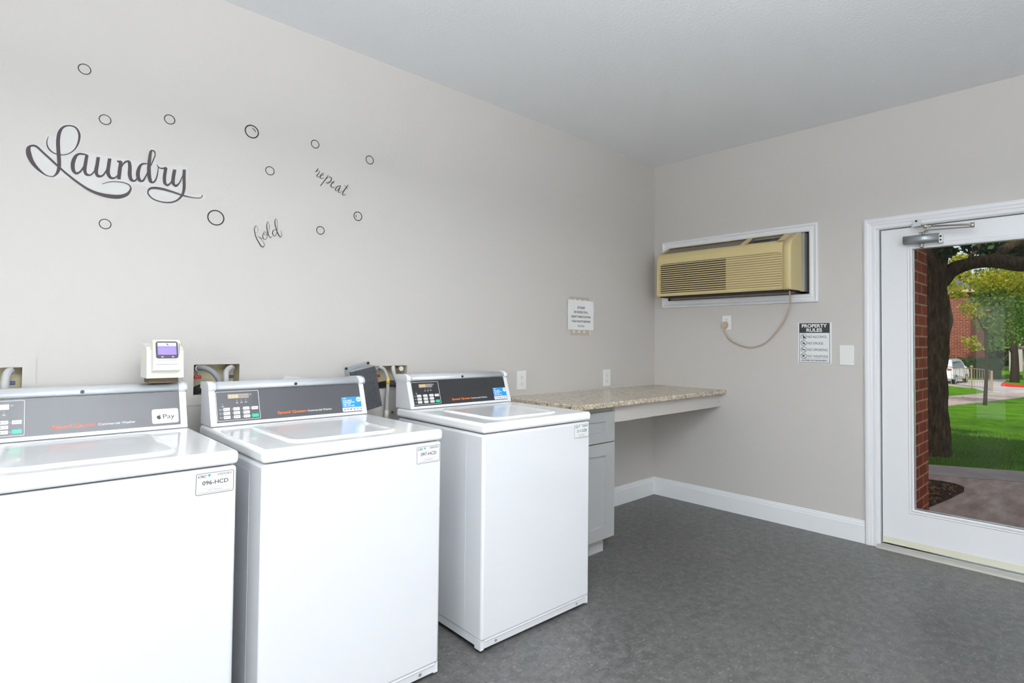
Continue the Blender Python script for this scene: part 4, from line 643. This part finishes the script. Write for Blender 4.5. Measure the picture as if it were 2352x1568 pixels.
# ------------------------------------------------------------------ lamps, window light and added fill of the room
LE = 1
def ceiling_light(x, y, lab, e):
    t = thing('ceiling_light', (x, y, HC), lab, 'ceiling light', 'ceiling troffers'); b = MB()
    for a in ((-.62, .62, -.32, -.30), (-.62, .62, .30, .32), (-.62, -.60, -.30, .30), (.60, .62, -.30, .30)): b.box(*a, -.05, -.001)
    b.box(-.62, .62, -.32, .32, -.0009, -.0005); b.obj('housing', M_trim, t).location = (0, 0, -.55); MB().box(-.60, .60, -.30, .30, -.045, -.035).obj('diffuser', M_lite, t).location = (0, 0, -.55)
    for x in (-.5, .5): MB().cyl((x, 0, -.55), (0, 0, 1), .004, .549, None, 8).obj('added_hanger_rod', M_zinc, t)  # drop and rods made up so the uplight spreads over the ceiling
    lamp('down_light', 'AREA', (0, 0, -.605), (0, 0, -1), e[0], (1, .99, .97), (1.1, .5), t)
    lamp('ceiling_fill_light', 'AREA', (0, 0, -.54), (0, 0, 1), e[1], (.95, .98, 1), (1.1, .5), t)  # added uplight, stands in for light bounced off the ceiling
ceiling_light(-3.75, -3.2, 'ceiling light over the aisle in front of the washers, hung low with an added uplight', (LG[0], LG[1]))
st(MB().box(XB - .05, XB - .03, -1.75, -.95, .05, 2.05).obj('window_1', M_glass))
st(MB().box(XB - .05, XB - .03, -4.4, -2.8, .9, 2.2).obj('added_window_3', M_glass))  # unseen window, added to carry a fill lamp
st(MB().box(-5.3, -3.3, YB - .05, YB - .03, .9, 2.2).obj('window_2', M_glass))
DAY = (.93, .97, 1)
# outdoor light at the glazed openings; the last two lamps are added fill
lamp('daylight_and_fill', 'AREA', (XB - .02, -1.46, 1.05), (1, 0, 0), LG[2], DAY, (.34, 1.7))
lamp('daylight_and_fill', 'AREA', (-4.3, YB + .02, 1.25), (0, 1, .9), LG[3], DAY, (1.9, .6))  # added lamp, tilted up only to brighten the ceiling
lamp('daylight_and_fill', 'AREA', (XB - .02, -3.6, 1.55), (1, 0, 0), LG[4], DAY, (1.55, 1.25))  # added fill for the washers' sides and the right wall
# ------------------------------------------------------------------ outside: ground
def T(x): return -.09 - .04 * min(max(0, x - 4.8), 35.2)
b = MB(); X = [.15, 4.8, 8, 12, 20, 30, 40, 60, 140]
rows = [[b.bm.verts.new((x, y, T(x))) for y in (-60, -12, 12, 70)] for x in X]
for a, c in zip(rows, rows[1:]):
    for k in range(3): b.bm.faces.new([a[k], c[k], c[k + 1], a[k + 1]])
o = b.obj('lawn', M_grass, None, None, False); st(o)
def slab(name, poly, dz, m):
    b = MB(); b.prism(poly, lambda x, y: (x, y, T(x) + dz), lambda x, y: (x, y, T(x) - .08)); return st(b.obj(name, m))
slab('patio', [(.15, -4.9), (4.75, -4.9), (3.42, -2.12), (3.07, -1.39), (1.45, 2), (.15, 2)], .010, M_conc)
slab('footpath', [(4.44, -4.2), (5.05, -4.2), (4.08, -2.06), (3.70, -1.26), (2.15, 2), (1.47, 2), (3.09, -1.39), (3.44, -2.12)], .012, M_conc2)
slab('mulch_bed', [(.53, -1.60), (1.2, -1.63), (1.62, -1.66), (2.10, -1.73), (2.5, -1.77), (2.72, -1.74), (2.80, -1.66), (2.84, -1.54), (2.80, -1.36), (2.5, -.9), (2, 0), (.53, 0)], .016, M_mulch)
slab('sidewalk', [(8, 1.6), (16.86, .91), (21.64, .69), (31.6, .36), (39.9, -.2), (39.9, 1.12), (35.4, 2.25), (24.92, 2.34), (8, 3.2)], .03, M_conc2)
slab('road', [(40.0, -12), (40.0, 1.12), (37.8, 2.5), (42.3, 3.85), (43.9, 5.7), (44.1, 12), (75, 16), (75, -12)], .02, M_road)
slab('grass_island', [(46.2, 2.80), (45.6, 1.5), (44, -6), (75, -9), (58, 2.6), (52, 3.0)], .16, M_grass)
b = MB(); pts = [(44, -6), (45.5, 1.5), (46.05, 2.84), (52, 3.12)]
b.loft([[(x - dx, y + dy, T(x) + h) for dx, dy, h in ((.0, .0, .0), (.0, .0, .19), (-.16, -.05, .19), (-.16, -.05, 0))] for x, y in pts], None, smooth=False); o = b.obj('curb', M_curb); tag(o, 'red painted curb around the far grass island', 'curb')
slab('grass_verge', [(53, 5.5), (56, 4.5), (60, 2.8), (75, 2.0), (75, 16), (53, 14)], .10, M_grass)
# the brick return of the recessed entry and an unseen roof block, raised to shade patio and trunk
st(MB().box(.151, .527, -1.88, .3, -.09, 2.95).obj('wall_exterior', M_brick))
st(MB().box(XB - .6, .75, YB - .6, 1.0, 2.96, 6.1).obj('roof', M_roof))
b = MB(); b.box(.151, .30, -5.7, -2.70, -.09, 2.95); st(b.obj('wall_exterior_near', M_brick))
# ------------------------------------------------------------------ trees
def leaves(b, clusters, size, seed, m=None):
    rd = random.Random(seed); k = b.mi(m)
    for (c, r, n) in clusters:
        c = Vector(c); r = Vector(r) if hasattr(r, '__len__') else Vector((r, r, r))
        for _ in range(n):
            while True:
                p = Vector((rd.uniform(-1, 1), rd.uniform(-1, 1), rd.uniform(-1, 1)))
                if p.length < 1: break
            p = c + Vector((p.x * r.x, p.y * r.y, p.z * r.z)); u = Vector((rd.gauss(0, 1), rd.gauss(0, 1), rd.gauss(0, 1))).normalized(); q = u.cross(Vector((rd.gauss(0, 1), rd.gauss(0, 1), rd.gauss(0, 1)))).normalized()
            s = size * rd.uniform(.6, 1.3); vs = [b.bm.verts.new(v) for v in (p, p + u * s * .5 + q * s * .3, p + u * s, p + u * s * .5 - q * s * .3)]
            f = b.bm.faces.new(vs); f.material_index = k
def tree(loc, label, trunks, clusters, size, m, seed, cat='tree', group=None, bark=None):
    t = thing('tree', loc, label, cat, group); o = Vector(loc)
    b = MB()
    for pts, rs in trunks: b.tube([Vector(p) - o for p in pts], rs, None, 14, 4)
    tk = b.obj('trunk', bark or M_bark, t)
    if seed == 1:
        rd = random.Random(9)
        for v_ in tk.data.vertices: a = v_.co; v_.co += Vector((math.sin(a.z * 9 + a.y * 30) * .012 + rd.uniform(-.006, .006), math.sin(a.z * 13 + a.x * 25) * .012 + rd.uniform(-.006, .006), 0))
    b = MB(); leaves(b, [(Vector(c) - o, r, n) for c, r, n in clusters], size, seed); b.obj('foliage', m, t, None, False)
    return t
base_ = Vector((4.52, -1.03, -.09))
def tx(px, py, d=7.2): return at(px, py, d)
tree(base_, 'broad dark trunked tree right outside the glass door, its limb arching right', [
    ([base_ + Vector((0, 0, -.1)), tx(2143, 1040), tx(2146, 1000), tx(2146, 920), tx(2145, 850), tx(2149, 790), tx(2152, 740), tx(2146, 690), tx(2144, 640), tx(2143, 580), tx(2140, 500), tx(2136, 350), tx(2150, 100)], [.30, .21, .165, .145, .140, .146, .156, .150, .152, .150, .155, .14, .10]),
    ([tx(2146, 668), tx(2160, 645), tx(2185, 620, 7.1), tx(2222, 607, 7.0), tx(2262, 600, 6.9), tx(2300, 600, 6.8), tx(2360, 606, 6.7), tx(2440, 580, 6.6)], [.10, .105, .085, .075, .075, .085, .09, .08]),
    ([tx(2262, 600, 6.9), tx(2285, 588, 6.9), tx(2310, 572, 6.9), tx(2345, 545, 6.9), tx(2400, 480, 6.9)], [.05, .045, .05, .05, .05]),
    ([tx(2205, 605, 7.0), tx(2225, 596, 7.1), tx(2240, 575, 7.2), tx(2262, 540, 7.3)], [.02, .028, .022, .02]),
    ([tx(2168, 584, 7.0), tx(2195, 574, 7.1), tx(2232, 580, 7.2)], [.006, .008, .006])],
    [(tx(2176, 572, 7), (.10, .10, .07), 90), (tx(2226, 562, 7), (.08, .08, .10), 110), (tx(2262, 578, 7.4), (.10, .1, .07), 110), (tx(2330, 582, 7.3), (.22, .22, .10), 330), (tx(2305, 560, 7.3), (.25, .25, .10), 260),
     ((4.6, -.6, 5.2), (2.8, 3.2, 1.6), 5200), ((5.6, -3.2, 4.6), (2.6, 2.4, 1.3), 3200), ((7.4, .6, 4.9), (2.0, 2.4, 1.3), 2000)], .085, M_leafd, 1)
def bg(label, loc, trunks, clusters, size, m, seed): return tree(loc, label, trunks, clusters, size, m, seed, group='background trees', bark=M_barkd)
L2 = at(2262, 905, 19); L2 = Vector((L2.x, L2.y, T(L2.x)))
C2 = []; C2g = []
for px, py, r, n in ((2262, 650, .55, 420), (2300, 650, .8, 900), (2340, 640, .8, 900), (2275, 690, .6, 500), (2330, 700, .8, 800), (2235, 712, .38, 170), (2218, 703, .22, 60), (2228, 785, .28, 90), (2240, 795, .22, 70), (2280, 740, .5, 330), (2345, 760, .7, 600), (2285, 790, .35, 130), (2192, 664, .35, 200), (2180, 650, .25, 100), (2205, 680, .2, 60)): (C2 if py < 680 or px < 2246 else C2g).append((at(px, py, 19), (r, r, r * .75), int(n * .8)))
for dx, dy, dz, r, n in ((2.5, -1.5, 1.6, 1.9, 2400), (1.0, 1.0, 2.6, 1.6, 1500)): q = at(2310, 600, 19) + Vector((dx, dy, dz)); C2.append((q, (r, r, r * .8), n))
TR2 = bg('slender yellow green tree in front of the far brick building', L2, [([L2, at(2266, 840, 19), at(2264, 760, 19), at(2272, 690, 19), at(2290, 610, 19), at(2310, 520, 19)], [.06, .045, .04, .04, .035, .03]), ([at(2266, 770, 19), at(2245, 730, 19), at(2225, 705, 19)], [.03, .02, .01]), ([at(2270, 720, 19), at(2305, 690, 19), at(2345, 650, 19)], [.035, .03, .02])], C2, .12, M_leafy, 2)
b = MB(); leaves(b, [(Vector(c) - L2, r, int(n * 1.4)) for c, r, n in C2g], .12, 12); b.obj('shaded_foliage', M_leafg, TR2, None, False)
L3 = at(2330, 868, 41); L3 = Vector((L3.x, L3.y, T(L3.x)))
bg('dark shaded tree standing beside the far kiosk', L3, [([L3, at(2331, 830, 41), at(2328, 780, 41), at(2322, 700, 41)], [.30, .23, .2, .15]), ([at(2330, 812, 41), at(2316, 790, 41), at(2306, 750, 41)], [.15, .14, .1])],
   [(at(2335, 740, 42), (2, 2, 1.5), 1300), (at(2352, 700, 42), (2.2, 2.2, 1.8), 1500), (at(2310, 715, 42), (1.6, 1.6, 1.6), 800), (at(2345, 660, 42), (2.6, 2.6, 1.8), 1300)], .34, M_leafg, 3)
L4 = at(2200, 840, 95); L4 = Vector((L4.x, L4.y, -1.5))
bg('bright green tree rising behind the far brick building', L4, [([L4, at(2200, 700, 95), at(2205, 620, 95)], [.5, .4, .2])],
   [(at(2190, 640, 95), (2.8, 2.8, 2.2), 900), (at(2212, 600, 96), (2.2, 2.2, 1.3), 500)], .6, M_leafy, 4)
L5 = at(2310, 840, 78); L5 = Vector((L5.x, L5.y, -1.5))
bg('tall dense green tree closing the view behind the kiosk', L5, [([L5, at(2310, 700, 78), at(2312, 620, 78)], [.7, .5, .3])],
   [(at(2300, 690, 78), (6, 6, 3.5), 2600), (at(2345, 650, 78), (6, 6, 4), 2400), (at(2290, 790, 80), (5, 5, 3.4), 1600), (at(2345, 790, 80), (4.5, 4.5, 4), 1800)], .6, M_leafd, 5)
# ground litter near the door
b = MB(); rd = random.Random(21)
for _ in range(15000):
    x = 3.6 + 5.2 * rd.random() ** 1.3; y = rd.uniform(-1.15, -.55) + (x - 3.6) * .10 - rd.random() * (.9 + .18 * (x - 3.6))
    if (x - 3.70) * .8 + (y + 1.26) * .38 < .06: continue
    if (x - 4.52) ** 2 + (y + 1.03) ** 2 < .12: continue
    a = rd.uniform(0, 6.28); h = rd.uniform(.02, .055); l = rd.uniform(-.02, .02); wd = .004; z = T(x)
    b.face([(x - wd * math.cos(a), y - wd * math.sin(a), z), (x + wd * math.cos(a), y + wd * math.sin(a), z), (x + l, y + l * .7, z + h)])
tag(b.obj('grass_blades', mat('grass_blade', (.09, .22, .012), .7), None, None, False), 'short green grass blades on the shaded lawn by the walk', 'grass', kind='stuff')
b = MB()
for _ in range(420):
    x = 3.75 + 4.5 * rd.random() ** 1.4; y = -1.0 + (x - 3.6) * .08 - rd.random() * (1.2 + .2 * (x - 3.6)); a = rd.uniform(0, 6.28); s = rd.uniform(.015, .035); z = T(x) + rd.uniform(.02, .045)
    if (x - 3.70) * .8 + (y + 1.26) * .38 < .02 or (x - 4.52) ** 2 + (y + 1.03) ** 2 < .16: continue
    c_, s_n = math.cos(a) * s, math.sin(a) * s; b.face([(x, y, z), (x + c_ * .5 - s_n * .35, y + s_n * .5 + c_ * .35, z + .006), (x + c_, y + s_n, z), (x + c_ * .5 + s_n * .35, y + s_n * .5 - c_ * .35, z + .004)])
tag(b.obj('fallen_leaves', mat('dry_leaf', (.30, .17, .08), .8), None, None, False), 'dry brown leaves scattered on the shaded grass', 'fallen leaves', kind='stuff')
b = MB()
for _ in range(900):
    x = rd.uniform(.56, 2.8); y = rd.uniform(-1.74, -.4)
    if y < -1.58 - .10 * (x - .53) * .75 or (x > 2.5 and y > -1.3) or (x > 2.68): continue
    a = rd.uniform(0, 3.14); l = rd.uniform(.015, .05); wd = rd.uniform(.004, .010); z = T(x) + .017; c_, s_n = math.cos(a), math.sin(a)
    b.loft([[(x - c_ * l * .5 - s_n * q, y - s_n * l * .5 + c_ * q, z + r) for q, r in ((-wd, 0), (wd, 0), (0, .010))], [(x + c_ * l * .5 - s_n * q, y + s_n * l * .5 + c_ * q, z + r + .004) for q, r in ((-wd, 0), (wd, 0), (0, .010))]], None, smooth=False)
tag(b.obj('bark_chips', mat('bark_chip', (.26, .14, .08), .85)), 'brown bark chips covering the bed beside the brick pier', 'bark chips', kind='stuff')
# hedge
HL = Vector((56.4, 5.6, -1.5)); t = thing('hedge', HL, 'clipped dark green hedge in front of the far brick building', 'hedge')
b = MB(); rd = random.Random(6)
b.box(-.5, .5, -1.6, 6, 0, 1.70); b.obj('hedge_core', M_leafd, t)
b = MB(); leaves(b, [((rd.uniform(-.5, .5), rd.uniform(-1.6, 6), rd.uniform(.1, 1.62)), (.35, .45, .25), 40) for _ in range(90)], .16, 7); b.obj('foliage', M_leafd, t, None, False)
# ------------------------------------------------------------------ far buildings
def building(loc, label, x1, y0, y1, h, wallm, roofh, over, m_e):
    t = thing('building', loc, label, 'building', 'far buildings'); b = MB(); b.box(0, x1, y0, y1, 0, h); b.obj('brick_wall' if wallm is M_brickf else 'wall', wallm, t)
    b = MB(); b.box(-over, x1 + over, y0 - over, y1 + over, h, h + .28, m_e); b.obj('eave', None, t)
    b = MB(); a = [(-over, y0 - over, h + .28), (x1 + over, y0 - over, h + .28), (x1 + over, y1 + over, h + .28), (-over, y1 + over, h + .28)]
    cx = x1 / 2; c = [(cx, y0 + cx, h + roofh), (cx + .1, y0 + cx, h + roofh), (cx + .1, y1 - cx, h + roofh), (cx, y1 - cx, h + roofh)]
    b.loft([a, c], None, smooth=False); b.obj('roof', M_roof, t); return t
BT = building((58.4, 6.29, -1.5), 'red brick building with dark roof seen behind the parked white van', 9, 0, 16, 7.5, M_brickf, 3.4, .55, M_eave)
for y in (.55 + 1.15, 2.95): 
    b = MB(); b.box(-.14, 0, y, y + .32, 2.15, 2.45, M_black); b.box(-.16, -.13, y + .05, y + .27, 2.2, 2.4, mat('lamp_face', (.9, .9, .9), .5)); b.obj('wall_lamp', None, BT)
building((76, -7, -1.5), 'pale sided building far behind the slender tree', 9, 0, 12.5, 6.4, M_ext, 2.6, .5, M_eave)
# ------------------------------------------------------------------ parked van
CP = at(2188.5, 886, 40); hd = R(-3.5)
fw = Vector((math.cos(hd), math.sin(hd), 0)); lf = Vector((-math.sin(hd), math.cos(hd), 0)); CP = Vector((CP.x, CP.y, T(CP.x) + .02)) + fw * 2.3 + lf * .93
t = thing('parked_van', CP, 'white parked van seen from behind beyond the curved railing', 'car', None, hd)
pr_ = [(-2.28, .42), (-2.33, .75), (-2.30, 1.05), (-2.12, 1.62), (-1.95, 1.74), (-.2, 1.80), (.55, 1.70), (1.45, 1.14), (2.15, .95), (2.33, .72), (2.30, .40), (1.85, .34), (-1.9, .34)]
b = MB(); L = []
for y, k in ((-.93, .0), (-.90, .02), (.90, .02), (.93, 0)): pass
def secv(y, inz): return [(x * (1 - .01 * inz), y, z if z < 1.1 else z) for x, z in pr_]
L = [[(x * .985, y * (1 - .20 * max(0, z - 1.0)), z) for x, z in pr_] for y in (-.93,)] + [[(x, y * (1 - .20 * max(0, z - 1.0)), z) for x, z in pr_] for y in (-.88, .88)] + [[(x * .985, y * (1 - .20 * max(0, z - 1.0)), z) for x, z in pr_] for y in (.93,)]
b.loft(L, None, smooth=False); b.obj('body', M_carw, t)
yw_ = lambda z: .937 * (1 - .20 * max(0, z - 1.0))
for s in (-1, 1):
    for nm, q in (('front_window', [(.15, 1.12), (1.10, 1.14), (.52, 1.58), (.15, 1.62)]), ('rear_window', [(-1.95, 1.12), (.05, 1.12), (.05, 1.63), (-1.85, 1.60)])):
        b = MB(); b.prism(q, lambda x, z: (x, s * (yw_(z) + .004), z), lambda x, z: (x, s * (yw_(z) - .02), z)); b.obj('side_window', M_carglass, t)
    for x in (-1.45, 1.45):
        b = MB(); b.cyl((x, s * .74, .34), (0, s, 0), .34, .20, M_tire, 22); b.cyl((x, s * .93, .34), (0, s, 0), .20, .015, M_silver, 16); b.obj('wheel', None, t)
    MB().box(.62, .82, s * .92, s * 1.10, 1.06, 1.22, None, .03).obj('side_mirror', M_carw, t)
    MB().box(-2.345, -2.26, s * .62, s * .88, 1.0, 1.12, None, .02).obj('tail_lamp', M_red, t)
b = MB(); b.prism([(-.66, 0), (.66, 0), (.60, 1), (-.60, 1)], lambda y, k: (-2.302 + .170 * k, y, 1.10 + .46 * k), lambda y, k: (-2.27 + .170 * k, y, 1.09 + .46 * k)); b.obj('tailgate_window', mat('blue_sky_glass', (.05, .25, .42), .15), t)
b = MB(); b.prism([(-.62, 0), (.62, 0), (.55, 1), (-.55, 1)], lambda y, k: (1.42 - .80 * k, y, 1.19 + .48 * k), lambda y, k: (1.40 - .80 * k, y, 1.17 + .48 * k)); b.obj('windscreen', M_carglass, t)
MB().cyl((-2.315, 0, .92), (-1, 0, 0), .09, .02, None, 18).obj('round_badge', M_bluep, t); MB().box(-2.37, -2.25, -.86, .86, .40, .56, None, .03).obj('bumper', M_carw, t)
b = MB()
for y in (-.62, .62): b.box(-1.7, .2, y - .02, y + .02, 1.76, 1.83)
b.obj('roof_rail', M_zinc, t)
# ------------------------------------------------------------------ curved railing
PT = [Vector((43.9, 6.9, 0)), Vector((43.67, 5.68, 0)), Vector((43.2, 4.75, 0)), Vector((42.31, 3.91, 0)), Vector((41.2, 3.1, 0)), Vector((39.9, 2.62, 0)), Vector((38.33, 2.38, 0))]
cur, _ = catmull(PT, [0] * len(PT), 10)
t = thing('curved_railing', (42.31, 3.91, T(42)), 'tan metal railing curving beside the far sidewalk', 'railing'); o = t.location
g = lambda p: T(p.x) + .02
H = lambda i: 1.30 - .10 * (i / len(cur)) ** 2
b = MB(); b.tube([Vector((p.x, p.y, g(p) + H(i))) - o for i, p in enumerate(cur)], .028, None, 8, 1); b.obj('top_rail', M_fence, t)
b = MB(); b.tube([Vector((p.x, p.y, g(p) + .12)) - o for p in cur], .02, None, 8, 1); b.obj('bottom_rail', M_fence, t)
acc = 0; last = cur[0]
for i, p in enumerate(cur):
    acc += (p - last).length; last = p
    if acc > .24: acc = 0; MB().box(p.x - .012 - o.x, p.x + .012 - o.x, p.y - .012 - o.y, p.y + .012 - o.y, g(p) + .1 - o.z, g(p) + H(i) - o.z).obj('picket', M_fence, t)
for k, (i, ball) in enumerate(((30, 1), (len(cur) - 1, 0))):
    p = cur[i]; b = MB(); b.box(p.x - .04 - o.x, p.x + .04 - o.x, p.y - .04 - o.y, p.y + .04 - o.y, g(p) - o.z, g(p) + H(i) + .04 - o.z)
    if ball: b.ball((p.x - o.x, p.y - o.y, g(p) + H(i) + .12 - o.z), .09)
    b.obj('post', M_fence, t)
# ------------------------------------------------------------------ kiosk at the right
K = at(2352, 868, 48); K = Vector((K.x, K.y, T(K.x)))
t = thing('kiosk', K, 'small open kiosk with a grey hip roof and tan posts at the right edge', 'kiosk')
rz0 = (at(2352, 801, 48) - K).z; b = MB(); cxy = Vector((1.3, -1.35))
b.loft([[(cxy.x + sx_ * 2.2, cxy.y + sy_ * 2.2, z) for sx_, sy_ in ((-1, -1), (1, -1), (1, 1), (-1, 1))] for z in (rz0 - .05, rz0 + .02)] + [[(cxy.x + sx_ * .05, cxy.y + sy_ * .05, rz0 + 1.0) for sx_, sy_ in ((-1, -1), (1, -1), (1, 1), (-1, 1))]], None, smooth=False); b.obj('hip_roof', mat('grey_shingle', (.20, .16, .14), .85), t)
for sx_ in (-1, 1):
    for sy_ in (-1, 1): MB().box(cxy.x + sx_ * 1.35 - .07, cxy.x + sx_ * 1.35 + .07, cxy.y + sy_ * 1.35 - .07, cxy.y + sy_ * 1.35 + .07, 0, rz0 - .05).obj('post', M_eave, t)
